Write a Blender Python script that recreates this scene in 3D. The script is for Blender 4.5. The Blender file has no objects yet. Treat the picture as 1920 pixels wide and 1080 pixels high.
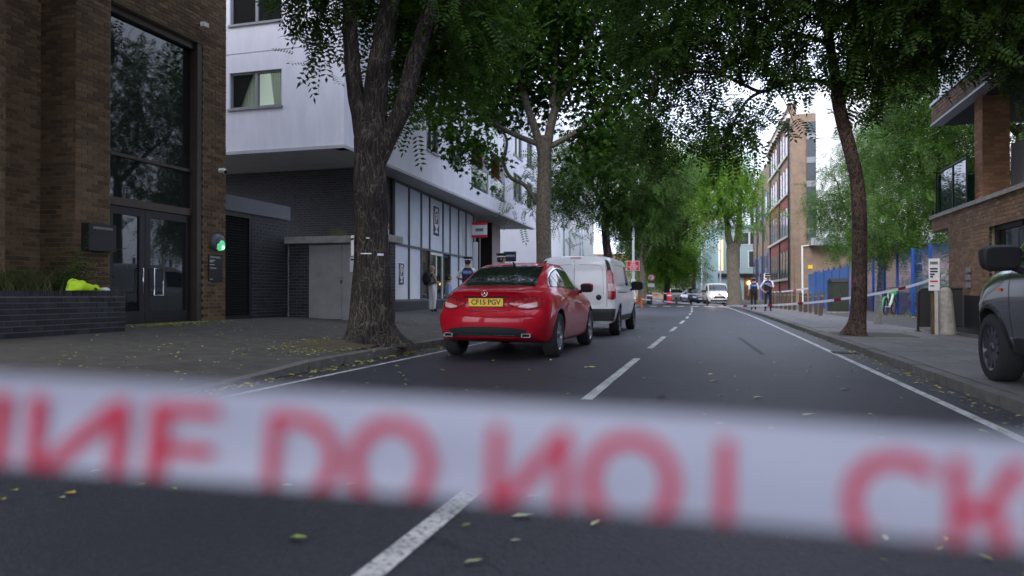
import bpy, bmesh, math, random
import numpy as np
from mathutils import Vector, Matrix, Euler
from mathutils.bvhtree import BVHTree
random.seed(11); RNG = np.random.default_rng(11)
S = bpy.context.scene
COL = S.collection
# ---------------------------------------------------------------- camera
TH = math.radians(15.9); F = 1350.0; H = 0.98; VH = 551.0
cam_d = bpy.data.cameras.new('camera'); cam = bpy.data.objects.new('camera', cam_d); COL.objects.link(cam)
cam.location = (0, 0, H); cam.rotation_euler = (math.radians(90) + math.atan((VH - 540) / F), 0, TH)
cam_d.sensor_width = 36.0; cam_d.lens = 36.0 * F / 1920.0
cam_d.clip_start = 0.02; cam_d.clip_end = 2000
cam_d.dof.use_dof = True; cam_d.dof.focus_distance = 11.5; cam_d.dof.aperture_fstop = 1.45
S.camera = cam
# ---------------------------------------------------------------- sky, sun, exposure
SUN_EL, SUN_ROT = math.radians(38), math.radians(200)
W = bpy.data.worlds.new('World'); S.world = W; W.use_nodes = True
wt = W.node_tree; wt.nodes.clear()
sky = wt.nodes.new('ShaderNodeTexSky'); sky.sky_type = 'NISHITA'; sky.sun_disc = False
sky.sun_elevation = SUN_EL; sky.sun_rotation = SUN_ROT; sky.air_density = 1.0; sky.dust_density = 4.0; sky.ozone_density = 1.5
hsv = wt.nodes.new('ShaderNodeHueSaturation'); hsv.inputs['Saturation'].default_value = 0.30
cloud = wt.nodes.new('ShaderNodeMixRGB'); cloud.inputs[0].default_value = 0.55; cloud.inputs[2].default_value = (9.0, 10.1, 13.6, 1)
bg = wt.nodes.new('ShaderNodeBackground'); bg.inputs[1].default_value = 0.15
wo = wt.nodes.new('ShaderNodeOutputWorld')
wt.links.new(sky.outputs[0], hsv.inputs['Color']); wt.links.new(hsv.outputs[0], cloud.inputs[1])
wt.links.new(cloud.outputs[0], bg.inputs[0]); wt.links.new(bg.outputs[0], wo.inputs[0])
sun_d = bpy.data.lights.new('sun', 'SUN'); sun = bpy.data.objects.new('sun', sun_d); COL.objects.link(sun)
sun_d.energy = 0.7; sun_d.angle = math.radians(25); sun_d.color = (1.0, 0.96, 0.92)
sd = Vector((math.sin(SUN_ROT) * math.cos(SUN_EL), math.cos(SUN_ROT) * math.cos(SUN_EL), math.sin(SUN_EL)))
sun.rotation_euler = (-sd).to_track_quat('-Z', 'Y').to_euler(); sun.location = (0, 0, 40)
S.view_settings.view_transform = 'Standard'; S.view_settings.look = 'None'
S.view_settings.exposure = 0.92; S.view_settings.gamma = 1.0; S.view_settings.use_curve_mapping = False
S.cycles.use_denoising = True; S.cycles.max_bounces = 6; S.cycles.transparent_max_bounces = 8
S.cycles.diffuse_bounces = 3; S.cycles.glossy_bounces = 3; S.cycles.transmission_bounces = 4
S.cycles.sample_clamp_indirect = 4.0
# ---------------------------------------------------------------- photo geometry: pixel + distance -> world
CT, ST = math.cos(TH), math.sin(TH)
def C(u, v, d):
    xc = (u - 960) / F * d
    return Vector((xc * CT - d * ST, xc * ST + d * CT, H + (VH - v) / F * d))
def G(u, v, z): return C(u, v, (H - z) * F / (v - VH))
def proj(p):
    d = -p[0] * ST + p[1] * CT
    return (960 + F * (p[0] * CT + p[1] * ST) / max(d, .01), VH - F * (p[2] - H) / max(d, .01), d)
# ---------------------------------------------------------------- object helpers
WM = {}
def link(o): COL.objects.link(o); return o
def thing(name, label, cat, loc=(0, 0, 0), group=None, rotz=0.0):
    o = link(bpy.data.objects.new(name, None)); o.empty_display_size = .2
    o.location = loc; o.rotation_euler = (0, 0, rotz)
    o['label'] = label; o['category'] = cat
    if group: o['group'] = group
    WM[o.name] = Matrix.Translation(Vector(loc)) @ Matrix.Rotation(rotz, 4, 'Z')
    return o
def tag(o, label, cat, group=None):
    o['label'] = label; o['category'] = cat
    if group: o['group'] = group
    return o
def put(name, me, parent=None, local=False, kind=None, loc=None, rot=None, scale=None):
    """link a mesh; its own coordinates are world ones unless local"""
    o = link(bpy.data.objects.new(name, me))
    if loc is not None: o.location = loc
    if rot is not None: o.rotation_euler = rot
    if scale is not None: o.scale = scale
    if parent is not None:
        o.parent = parent
        if not local: o.matrix_parent_inverse = WM[parent.name].inverted()
    if kind: o['kind'] = kind
    if local and parent is not None: WM[o.name] = WM[parent.name].copy()
    else: WM[o.name] = Matrix.Identity(4)
    return o
def mesh_np(name, V, Fc, mat, smooth=False, nv=4):
    V = np.asarray(V, dtype=np.float32); Fc = np.asarray(Fc, dtype=np.int32)
    me = bpy.data.meshes.new(name); me.vertices.add(len(V)); me.vertices.foreach_set('co', V.ravel())
    n, k = Fc.shape
    me.loops.add(n * k); me.loops.foreach_set('vertex_index', Fc.ravel())
    me.polygons.add(n); me.polygons.foreach_set('loop_start', np.arange(n, dtype=np.int32) * k)
    me.update(calc_edges=True)
    if smooth: me.polygons.foreach_set('use_smooth', np.ones(n, dtype=bool))
    me.materials.append(mat); me.validate(); return me
class MB:
    def __init__(s): s.v = []; s.f = []; s.m = []; s.sm = []
    def add(s, vs, fs, m=0, smooth=False):
        b = len(s.v); s.v += [tuple(p) for p in vs]
        for f in fs: s.f.append(tuple(b + i for i in f)); s.m.append(m); s.sm.append(smooth)
        return s
    def box(s, x0, x1, y0, y1, z0, z1, m=0):
        vs = [(x, y, z) for z in (z0, z1) for y in (y0, y1) for x in (x0, x1)]
        return s.add(vs, [(0, 2, 3, 1), (4, 5, 7, 6), (0, 1, 5, 4), (2, 6, 7, 3), (0, 4, 6, 2), (1, 3, 7, 5)], m)
    def fbox(s, fr, u0, u1, z0, z1, n0, n1, m=0):
        vs = [fr.pt(u, z, n) for z in (z0, z1) for n in (n0, n1) for u in (u0, u1)]
        return s.add(vs, [(0, 2, 3, 1), (4, 5, 7, 6), (0, 1, 5, 4), (2, 6, 7, 3), (0, 4, 6, 2), (1, 3, 7, 5)], m)
    def fprism(s, fr, pts, n0, n1, m=0):
        k = len(pts); vs = [fr.pt(u, z, n0) for u, z in pts] + [fr.pt(u, z, n1) for u, z in pts]
        fs = [tuple(range(k))[::-1], tuple(range(k, 2 * k))] + [(i, (i + 1) % k, k + (i + 1) % k, k + i) for i in range(k)]
        return s.add(vs, fs, m)
    def tube(s, pts, rad, n=8, m=0, cap=True, smooth=True, mod=None):
        pts = [Vector(p) for p in pts]; k = len(pts)
        if not hasattr(rad, '__len__'): rad = [rad] * k
        vs = []; a = None
        for i, p in enumerate(pts):
            t = (pts[min(i + 1, k - 1)] - pts[max(i - 1, 0)]).normalized()
            if a is None: a = t.orthogonal().normalized()
            a = (a - t * a.dot(t)).normalized(); b = t.cross(a)
            for j in range(n):
                q = 2 * math.pi * j / n; r = rad[i] * (mod(i, j) if mod else 1)
                vs.append(p + a * (math.cos(q) * r) + b * (math.sin(q) * r))
        fs = [(i * n + j, i * n + (j + 1) % n, (i + 1) * n + (j + 1) % n, (i + 1) * n + j) for i in range(k - 1) for j in range(n)]
        s.add(vs, fs, m, smooth)
        if cap: s.add([vs[j] for j in range(n)], [tuple(range(n))[::-1]], m); s.add([vs[(k - 1) * n + j] for j in range(n)], [tuple(range(n))], m)
        return s
    def lathe(s, prof, n=24, origin=(0, 0, 0), axis='z', m=0, smooth=True):
        o = Vector(origin); vs = []
        for r, h in prof:
            for j in range(n):
                q = 2 * math.pi * j / n; c, d = math.cos(q) * r, math.sin(q) * r
                vs.append(o + Vector({'z': (c, d, h), 'x': (h, c, d), 'y': (d, h, c)}[axis]))
        k = len(prof)
        fs = [(i * n + j, i * n + (j + 1) % n, (i + 1) * n + (j + 1) % n, (i + 1) * n + j) for i in range(k - 1) for j in range(n)]
        return s.add(vs, fs, m, smooth)
    def mesh(s, name, mats):
        me = bpy.data.meshes.new(name); me.from_pydata(s.v, [], s.f)
        for q in (mats if isinstance(mats, (list, tuple)) else [mats]): me.materials.append(q)
        me.polygons.foreach_set('material_index', s.m); me.polygons.foreach_set('use_smooth', s.sm)
        me.update(); return me
    def build(s, name, mats, parent=None, **k): return put(name, s.mesh(name, mats), parent, **k)
class FR:
    """an upright plane: origin, direction along it, outward normal"""
    def __init__(s, o, u, n): s.o = Vector(o); s.u = Vector(u).normalized(); s.n = Vector(n).normalized()
    def pt(s, u, z, n=0): p = s.o + s.u * u + s.n * n; return Vector((p.x, p.y, s.o.z + z))
def smooth_path(pts, rads, k=6):
    P = [Vector(p) for p in pts]; out = []; ro = []
    for i in range(len(P) - 1):
        p0, p1, p2, p3 = P[max(i - 1, 0)], P[i], P[i + 1], P[min(i + 2, len(P) - 1)]
        for j in range(k):
            t = j / k
            out.append(0.5 * ((2 * p1) + (p2 - p0) * t + (2 * p0 - 5 * p1 + 4 * p2 - p3) * t * t + (3 * p1 - p0 - 3 * p2 + p3) * t ** 3))
            ro.append(rads[i] * (1 - t) + rads[i + 1] * t)
    out.append(P[-1]); ro.append(rads[-1]); return out, ro
def cells(fr, u0, u1, z0, z1, holes, th, mb, m=0):
    """a wall with real openings, as butted blocks"""
    zs = sorted({z0, z1, *[min(max(h[k], z0), z1) for h in holes for k in (2, 3)]})
    for a, b in zip(zs, zs[1:]):
        if b - a < 1e-5: continue
        zm = (a + b) / 2; cuts = sorted((max(h[0], u0), min(h[1], u1)) for h in holes if h[2] < zm < h[3]); x = u0
        for c, d in cuts:
            if c - x > 1e-4: mb.fbox(fr, x, c, a, b, -th, 0, m)
            x = max(x, d)
        if u1 - x > 1e-4: mb.fbox(fr, x, u1, a, b, -th, 0, m)
UNIT = None
def bricks(parent, walls, mat, limit=290, bl=.215, bh=.065, gap=.0125, name='brick', proud=.009):
    """courses of single bricks standing proud of the mortar; the nearest in view are objects, the rest one mesh"""
    global UNIT
    if UNIT is None: UNIT = MB().box(-.5, .5, -.5, .5, -.5, .5)
    me = UNIT.mesh(name, mat); items = []
    rr = random.Random(5)
    for fr, u0, u1, z0, z1, holes in walls:
        nrow = int((z1 - z0) / (bh + gap)); ch = (z1 - z0) / max(nrow, 1)
        for r in range(nrow):
            zc = z0 + (r + .5) * ch; x = u0 - (0 if r % 2 else (bl + gap) / 2)
            cuts = [(h[0], h[1]) for h in holes if h[2] < zc < h[3]]
            while x < u1:
                segs = [(max(x, u0), min(x + bl, u1))]
                for c, d in cuts:
                    segs = [q for a, b in segs for q in ((a, min(b, c)), (max(a, d), b)) if q[1] - q[0] > .03]
                for a, b in segs:
                    if b - a > .03: items.append((fr, (a + b) / 2, zc, b - a, ch - gap, proud + rr.uniform(-.003, .003)))
                x += bl + gap
    def key(it):
        p = it[0].pt(it[1], it[2]); u, v, d = proj(p)
        return d + (0 if -10 < u < 1930 and -10 < v < 1090 and d > 0 else 1000)
    items.sort(key=key); rest = MB()
    for i, (fr, u, z, l, h, pr) in enumerate(items):
        if i < limit:
            o = put(name, me, parent, loc=fr.pt(u, z, pr - .03), rot=(0, 0, math.atan2(fr.u.y, fr.u.x)), scale=(l, .06, h))
            o.matrix_parent_inverse = WM[parent.name].inverted()
        else: rest.fbox(fr, u - l / 2, u + l / 2, z - h / 2, z + h / 2, -.02, pr)
    if rest.v: rest.build('brickwork', mat, parent, kind='stuff')
# ---------------------------------------------------------------- materials
def M(name, col, rough=.6, metal=0.0, var=0.0, scale=6.0, bump=0.0, bscale=60.0, spec=.5, emit=None, estr=0, coat=0, rand=0.0, transl=0, detail=4, col2=None, stretch=None, trans=0, alpha=None):
    m = bpy.data.materials.new(name); m.use_nodes = True; nt = m.node_tree; N = nt.nodes; L = nt.links
    b = N['Principled BSDF']; b.inputs['Base Color'].default_value = (*col, 1); b.inputs['Roughness'].default_value = rough
    b.inputs['Metallic'].default_value = metal; b.inputs['Specular IOR Level'].default_value = spec; b.inputs['Coat Weight'].default_value = coat
    b.inputs['Coat Roughness'].default_value = .04
    if trans: b.inputs['Transmission Weight'].default_value = trans
    if emit: b.inputs['Emission Color'].default_value = (*emit, 1); b.inputs['Emission Strength'].default_value = estr
    co = None
    def coords():
        t = N.new('ShaderNodeTexCoord'); o = t.outputs['Object']
        g = N.new('ShaderNodeNewGeometry'); o = g.outputs['Position']
        if stretch:
            mp = N.new('ShaderNodeMapping'); mp.inputs['Scale'].default_value = stretch; L.new(o, mp.inputs[0]); o = mp.outputs[0]
        return o
    src = None
    if var or col2:
        n = N.new('ShaderNodeTexNoise'); n.inputs['Scale'].default_value = scale; n.inputs['Detail'].default_value = detail; n.inputs['Roughness'].default_value = .65
        L.new(coords(), n.inputs['Vector'])
        r = N.new('ShaderNodeValToRGB'); c2 = col2 or tuple(min(1, c * (1 + var)) for c in col); c1 = col if col2 else tuple(c * (1 - var) for c in col)
        r.color_ramp.elements[0].position = .3; r.color_ramp.elements[1].position = .7
        r.color_ramp.elements[0].color = (*c1, 1); r.color_ramp.elements[1].color = (*c2, 1)
        L.new(n.outputs['Fac'], r.inputs[0]); src = r.outputs[0]
    if rand:
        oi = N.new('ShaderNodeObjectInfo'); ge = N.new('ShaderNodeNewGeometry'); ad = N.new('ShaderNodeMath'); ad.operation = 'ADD'
        L.new(oi.outputs['Random'], ad.inputs[0]); L.new(ge.outputs['Random Per Island'], ad.inputs[1])
        fr = N.new('ShaderNodeMath'); fr.operation = 'FRACT'; L.new(ad.outputs[0], fr.inputs[0])
        mr = N.new('ShaderNodeMapRange'); mr.inputs[3].default_value = 1 - rand; mr.inputs[4].default_value = 1 + rand; L.new(fr.outputs[0], mr.inputs[0])
        mx = N.new('ShaderNodeMixRGB'); mx.blend_type = 'MULTIPLY'; mx.inputs[0].default_value = 1
        if src: L.new(src, mx.inputs[1])
        else: mx.inputs[1].default_value = (*col, 1)
        L.new(mr.outputs[0], mx.inputs[2]); src = mx.outputs[0]
    if src: L.new(src, b.inputs['Base Color'])
    if bump:
        n2 = N.new('ShaderNodeTexNoise'); n2.inputs['Scale'].default_value = bscale; n2.inputs['Detail'].default_value = 5; L.new(coords(), n2.inputs['Vector'])
        bp = N.new('ShaderNodeBump'); bp.inputs['Strength'].default_value = bump; bp.inputs['Distance'].default_value = .02
        L.new(n2.outputs['Fac'], bp.inputs['Height']); L.new(bp.outputs[0], b.inputs['Normal'])
    if transl:
        t = N.new('ShaderNodeBsdfTranslucent'); mxs = N.new('ShaderNodeMixShader'); mxs.inputs[0].default_value = transl
        if src: L.new(src, t.inputs[0])
        else: t.inputs[0].default_value = (*col, 1)
        L.new(b.outputs[0], mxs.inputs[1]); L.new(t.outputs[0], mxs.inputs[2]); L.new(mxs.outputs[0], N['Material Output'].inputs[0])
    return m
def glass(name, tint=(.8, .9, .88), see=.5, rough=.02):
    m = bpy.data.materials.new(name); m.use_nodes = True; nt = m.node_tree; N = nt.nodes; L = nt.links
    b = N['Principled BSDF']; b.inputs['Base Color'].default_value = (*[c * .05 for c in tint], 1); b.inputs['Roughness'].default_value = rough
    b.inputs['Specular IOR Level'].default_value = .55
    t = N.new('ShaderNodeBsdfTransparent'); t.inputs[0].default_value = (*tint, 1)
    lw = N.new('ShaderNodeFresnel'); lw.inputs[0].default_value = 1.6
    mr = N.new('ShaderNodeMapRange'); mr.inputs[3].default_value = 1 - see; mr.inputs[4].default_value = 1.0; L.new(lw.outputs[0], mr.inputs[0])
    mx = N.new('ShaderNodeMixShader'); L.new(mr.outputs[0], mx.inputs[0]); L.new(t.outputs[0], mx.inputs[1]); L.new(b.outputs[0], mx.inputs[2])
    L.new(mx.outputs[0], N['Material Output'].inputs[0]); return m
m_brick = M('brick_buff', (.145, .088, .046), .85, rand=.42, var=.25, scale=30, bump=.4, bscale=90)
m_mortar = M('mortar', (.22, .185, .135), .95, var=.2, scale=20)
m_dbrick = M('brick_engineering', (.030, .030, .037), .6, rand=.4, var=.25, scale=30, bump=.3, bscale=80)
m_dmortar = M('mortar_dark', (.16, .155, .15), .95, var=.2)
m_rbrick = M('brick_brown', (.20, .115, .062), .85, rand=.3, var=.25, scale=30, bump=.4, bscale=90)
m_obrick = M('brick_orange', (.38, .19, .10), .85, rand=.25, var=.2, scale=30, bump=.4, bscale=90)
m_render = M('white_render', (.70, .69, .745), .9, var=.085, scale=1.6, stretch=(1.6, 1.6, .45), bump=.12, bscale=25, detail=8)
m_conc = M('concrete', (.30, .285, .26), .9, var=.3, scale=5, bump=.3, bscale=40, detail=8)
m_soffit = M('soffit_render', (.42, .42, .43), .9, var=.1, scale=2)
m_bronze = M('bronze_frame', (.085, .065, .05), .45, metal=.3, var=.1)
m_black = M('black_metal', (.018, .018, .02), .45, var=.15, scale=10)
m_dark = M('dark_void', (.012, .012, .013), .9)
m_chrome = M('brushed_steel', (.75, .75, .76), .22, metal=1)
m_greymetal = M('grey_metal', (.22, .225, .235), .5, metal=.3, var=.12, scale=8)
m_greydoor = M('grey_door_paint', (.32, .31, .30), .7, var=.14, scale=3, detail=8)
m_white = M('white_paint', (.78, .78, .77), .5, var=.05)
m_paper = M('paper', (.78, .78, .80), .8)
m_ink = M('ink', (.03, .03, .04), .8)
m_navy = M('navy_print', (.015, .022, .06), .4)
m_signred = M('sign_red', (.62, .02, .03), .45)
m_yellow = M('plate_yellow', (.80, .52, .01), .4)
m_blue = M('fence_blue', (.012, .065, .29), .45, var=.2, scale=3)
m_wood = M('weathered_timber', (.10, .062, .04), .85, var=.4, scale=5, stretch=(8, 8, 1), bump=.3)
def road_mat(name, base, paint=None):
    m = M(name, base, .54, spec=.45); nt = m.node_tree; N = nt.nodes; L = nt.links; b = N['Principled BSDF']; g = N.new('ShaderNodeNewGeometry').outputs['Position']
    def noise(s, d=5, dim=None): n = N.new('ShaderNodeTexNoise'); n.inputs['Scale'].default_value = s; n.inputs['Detail'].default_value = d; L.new(g, n.inputs['Vector']); return n.outputs['Fac']
    def rng_(x, a, b_, c, d): r = N.new('ShaderNodeMapRange'); r.inputs[1].default_value = a; r.inputs[2].default_value = b_; r.inputs[3].default_value = c; r.inputs[4].default_value = d; L.new(x, r.inputs[0]); return r.outputs[0]
    def mul(a, c): k = N.new('ShaderNodeMath'); k.operation = 'MULTIPLY'; L.new(a, k.inputs[0]); L.new(c, k.inputs[1]); return k.outputs[0]
    v = N.new('ShaderNodeTexVoronoi'); v.inputs['Scale'].default_value = 95; L.new(g, v.inputs['Vector']); sp = N.new('ShaderNodeSeparateColor'); L.new(v.outputs['Color'], sp.inputs[0])
    f = mul(rng_(sp.outputs[0], .0, 1, .55, 1.5), rng_(noise(.55, 6), .35, .65, .82, 1.2)); f = mul(f, rng_(noise(260, 2), .3, .7, .75, 1.3))
    nz = N.new('ShaderNodeTexNoise'); nz.inputs['Scale'].default_value = 1.4; nz.inputs['Detail'].default_value = 6; L.new(g, nz.inputs['Vector']); ma = N.new('ShaderNodeVectorMath'); ma.operation = 'MULTIPLY_ADD'; ma.inputs[1].default_value = (1.1, 1.1, 0); L.new(nz.outputs['Color'], ma.inputs[0]); L.new(g, ma.inputs[2])
    cr = N.new('ShaderNodeTexVoronoi'); cr.feature = 'DISTANCE_TO_EDGE'; cr.inputs['Scale'].default_value = .33; L.new(ma.outputs[0], cr.inputs['Vector']); f = mul(f, rng_(cr.outputs['Distance'], .0, .006, .45, 1))
    col = N.new('ShaderNodeMixRGB'); col.blend_type = 'MULTIPLY'; col.inputs[0].default_value = 1; col.inputs[1].default_value = (*base, 1); L.new(f, col.inputs[2]); out = col.outputs[0]
    if paint:
        mx = N.new('ShaderNodeMixRGB'); mx.inputs[2].default_value = (*paint, 1); L.new(out, mx.inputs[1]); w = mul(rng_(noise(38, 9), .36, .50, .25, 1), rng_(noise(3.0, 6), .30, .55, .55, 1)); L.new(w, mx.inputs[0]); out = mx.outputs[0]
    L.new(out, b.inputs['Base Color']); bp = N.new('ShaderNodeBump'); bp.inputs['Strength'].default_value = .7; bp.inputs['Distance'].default_value = .006; L.new(v.outputs['Distance'], bp.inputs['Height']); L.new(bp.outputs[0], b.inputs['Normal']); return m
m_asph = road_mat('asphalt', (.028, .028, .036))
m_tarpath = M('pavement_asphalt', (.072, .067, .058), .85, var=.35, scale=3.5, bump=.4, bscale=160, detail=10)
m_slab = M('paving_slab', (.155, .148, .142), .85, var=.18, scale=7, rand=.12, bump=.25, bscale=110, detail=8)
m_kerb = M('kerb_stone', (.125, .12, .11), .85, var=.3, scale=7, rand=.15, bump=.3, bscale=70, detail=8)
m_line = road_mat('road_paint', (.05, .05, .055), (.60, .60, .58))
m_soil = M('soil', (.05, .036, .024), .95, var=.4, scale=14, bump=.6, bscale=50)
m_ground = M('ground', (.09, .085, .075), .9, var=.2, scale=.5)
m_glass = glass('window_glass', (.78, .86, .85), .72)
m_dglass = glass('dark_glass', (.35, .42, .42), .62)
m_bglass = glass('balcony_glass', (.55, .80, .80), .45)
def leafmat(name, c, tr=.45):
    return M(name, c, .45, rand=.45, transl=tr, spec=.14)
m_leaf_a = leafmat('leaf_ailanthus', (.05, .105, .015))
m_leaf_p = leafmat('leaf_plane', (.042, .10, .012))
m_leaf_d = leafmat('leaf_dark', (.046, .088, .018))
m_leaf_l = leafmat('leaf_light', (.13, .25, .03), .5)
m_leaf_w = leafmat('leaf_willow', (.085, .165, .035))
m_leaf_y = leafmat('leaf_yellow', (.28, .38, .04), .5)
def barkmat(name, dark, light, scale, squash=.16, edge=.09):
    """furrowed bark: long vertical plates parted by pale fissures"""
    m = M(name, dark, .95); nt = m.node_tree; N = nt.nodes; L = nt.links; b = N['Principled BSDF']
    g = N.new('ShaderNodeNewGeometry'); nz = N.new('ShaderNodeTexNoise'); nz.inputs['Scale'].default_value = 3.5; nz.inputs['Detail'].default_value = 5; L.new(g.outputs['Position'], nz.inputs['Vector'])
    ms = N.new('ShaderNodeVectorMath'); ms.operation = 'MULTIPLY_ADD'; ms.inputs[1].default_value = (.22, .22, .5); L.new(nz.outputs['Color'], ms.inputs[0]); L.new(g.outputs['Position'], ms.inputs[2])
    mp = N.new('ShaderNodeMapping'); mp.inputs['Scale'].default_value = (1, 1, squash); L.new(ms.outputs[0], mp.inputs[0])
    v = N.new('ShaderNodeTexVoronoi'); v.feature = 'DISTANCE_TO_EDGE'; v.inputs['Scale'].default_value = scale; L.new(mp.outputs[0], v.inputs['Vector'])
    r = N.new('ShaderNodeValToRGB'); e = r.color_ramp.elements; e[0].position = .0; e[0].color = (*light, 1); e[1].position = edge; e[1].color = (*dark, 1)
    q = r.color_ramp.elements.new(.5); q.color = (*[c * .6 for c in dark], 1)
    n2 = N.new('ShaderNodeTexNoise'); n2.inputs['Scale'].default_value = 2.2; n2.inputs['Detail'].default_value = 8; L.new(g.outputs['Position'], n2.inputs['Vector'])
    mr = N.new('ShaderNodeMapRange'); mr.inputs[1].default_value = .3; mr.inputs[2].default_value = .7; mr.inputs[3].default_value = .55; mr.inputs[4].default_value = 1.5; L.new(n2.outputs['Fac'], mr.inputs[0])
    mx = N.new('ShaderNodeMixRGB'); mx.blend_type = 'MULTIPLY'; mx.inputs[0].default_value = 1; L.new(v.outputs['Distance'], r.inputs[0]); L.new(r.outputs[0], mx.inputs[1]); L.new(mr.outputs[0], mx.inputs[2]); L.new(mx.outputs[0], b.inputs['Base Color'])
    bp = N.new('ShaderNodeBump'); bp.inputs['Strength'].default_value = 1.0; bp.inputs['Distance'].default_value = .06; L.new(v.outputs['Distance'], bp.inputs['Height']); L.new(bp.outputs[0], b.inputs['Normal'])
    return m
m_bark = barkmat('bark_furrowed', (.030, .024, .019), (.125, .10, .08), 19, .085, .07)
m_bark_p = M('bark_plane', (.06, .05, .038), .9, col2=(.20, .175, .13), scale=13, stretch=(1.3, 1.3, .8), bump=.4, bscale=20, detail=3)
m_bark_r = barkmat('bark_brown', (.042, .026, .020), (.10, .062, .045), 22, .3, .15)
FONT = {}
def text_mesh(txt, size, bold=0.0, shear=0, align='CENTER', space=1.0):
    """lettering as a flat mesh in the xy plane"""
    cu = bpy.data.curves.new('lettering', 'FONT'); cu.body = txt; cu.size = size; cu.align_x = align; cu.align_y = 'CENTER'
    cu.offset = bold; cu.shear = shear; cu.space_character = space; cu.resolution_u = 4
    o = bpy.data.objects.new('lettering', cu); COL.objects.link(o)
    dg = bpy.context.evaluated_depsgraph_get(); me = bpy.data.meshes.new_from_object(o.evaluated_get(dg))
    bpy.data.objects.remove(o); return me
def lettering(txt, size, origin, right, up, mat, parent, bold=0.0, local=False, name='lettering', width=None, align='CENTER'):
    me = text_mesh(txt, size, bold, align=align); right = Vector(right).normalized(); up = Vector(up).normalized(); o = Vector(origin)
    if width:
        xs = [v.co.x for v in me.vertices]; k = width / (max(xs) - min(xs))
    else: k = 1
    for v in me.vertices: v.co = o + right * (v.co.x * k) + up * v.co.y
    me.materials.clear(); me.materials.append(mat)
    return put(name, me, parent, local=local)
# ================================================================ the setting
def bend(y):
    e = max(0.0, y - 25); return -.00075 * e * e if e < 60 else -2.7 - .09 * (e - 60)
def kr(y): return 2.46 - .016 * min(y, 40) + bend(y)      # right kerb
def kl(y): return -4.97 + bend(y)                          # left kerb
def zl(x, y):
    """left pavement rises from the kerb to the buildings"""
    k = .0607 if y < 12 else max(.042, .0607 - (y - 12) * .00156)
    e = min(max(kl(y) - x, 0), 5.15); drop = .1 * min(max((8.2 - y) / 1.6, 0), 1) * max(0, 1 - e / 1.2)
    return .12 + k * e - drop
def strip(name, f0, f1, y0, y1, z, mat, step=2.0, parent=None, zf=None, nx=1, kind='structure'):
    n = max(1, int((y1 - y0) / step)); V = []; Fc = []
    for i in range(n + 1):
        y = y0 + (y1 - y0) * i / n
        for j in range(nx + 1):
            x = f0(y) + (f1(y) - f0(y)) * j / nx; V.append((x, y, zf(x, y) if zf else z))
    for i in range(n):
        for j in range(nx):
            a = i * (nx + 1) + j; Fc.append((a, a + 1, a + nx + 2, a + nx + 1))
    o = put(name, mesh_np(name, V, Fc, mat, True), parent)
    if kind and parent is None: o['kind'] = kind
    return o
MB().box(-500, 500, -300, 900, -.3, -.06).build('ground', m_ground, kind='structure')
road = strip('road', lambda y: kl(y) - .02, lambda y: kr(y) + .02, -25, 260, 0, m_asph)
lp = strip('pavement', lambda y: kl(y) - 42, lambda y: kl(y) - .15, -25, 150, 0, m_tarpath, 1.0, zf=zl, nx=84)
rp = strip('pavement', lambda y: kr(y) + .15, lambda y: 60, -25, 200, .098, m_tarpath, nx=6)
# kerb stones, paving slabs
def hexa(name, p, z0, z1, mat, parent):
    vs = [(q[0], q[1], z) for z in (z0, z1) for q in p]
    if hasattr(z1, '__len__'): vs = [(q[0], q[1], z0) for q in p] + [(q[0], q[1], z) for q, z in zip(p, z1)]
    return MB().add(vs, [(3, 2, 1, 0), (4, 5, 6, 7), (0, 1, 5, 4), (1, 2, 6, 5), (2, 3, 7, 6), (3, 0, 4, 7)]).build(name, mat, parent)
y = -2.0
while y < 75:
    a, b = y + .006, y + .905
    hexa('kerb_stone', [(kr(a), a), (kr(a) + .152, a), (kr(b) + .152, b), (kr(b), b)], -.05, .106 + random.uniform(-.004, .004), m_kerb, rp)
    za, zb = zl(kl(a) - .1, a), zl(kl(b) - .1, b)
    hexa('kerb_stone', [(kl(a) - .152, a), (kl(a), a), (kl(b), b), (kl(b) - .152, b)], -.05, (za + .004, za, zb, zb + .004), m_kerb, lp)
    y += .915
y = 4.0; row = 0
while y < 46:
    x0 = kr(y) + .16
    for j in range(4):
        w = .62; a = x0 + j * w + .004
        l0 = y + (.45 if j % 2 else 0)
        hexa('paving_slab', [(a, l0 + .004), (a + w - .008, l0 + .004), (a + w - .008, l0 + .892), (a, l0 + .892)], .05, .108 + random.uniform(-.003, .003), m_slab, rp)
    y += .9; row += 1
# painted markings
def ribbon(name, xf, y0, y1, w, z=.004, mat=None, step=1.5, parent=None):
    return strip(name, lambda y: xf(y) - w / 2, lambda y: xf(y) + w / 2, y0, y1, z, mat or m_line, step, parent or road)
cl = lambda y: -1.165 + bend(y)
for a, b in ((1.1, 3.85), (6.6, 11.0), (13.1, 16.8), (19.2, 21.8), (24.3, 27.0), (29.5, 32), (34.5, 37), (39.5, 42), (44.5, 47), (49.5, 52)):
    ribbon('centre_dash', cl, a, b, .105)
ribbon('edge_line', lambda y: 2.06 - .0165 * min(y, 42) + bend(y), -5, 70, .085)
ribbon('edge_line', lambda y: -4.5 + bend(y), 2, 46, .075)
for i in range(7):
    MB().box(-6.2 + i * 1.05, -5.65 + i * 1.05, 57.0, 59.2, .003, .0045).build('crossing_stripe', m_line, road)
m_skid = M('tyre_mark', (.022, .022, .025), .7)
strip('tyre_mark', lambda y: .72 - .05 * (y - 12) - .045, lambda y: .72 - .05 * (y - 12) + .045, 12.2, 17, .0035, m_skid, 1, road)
tp = G(1600, 628, .1)
MB().box(tp.x - .38, tp.x + 1.1, tp.y - .75, tp.y + .9, .06, .1125).build('tree_pit', m_tarpath, rp)

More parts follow.
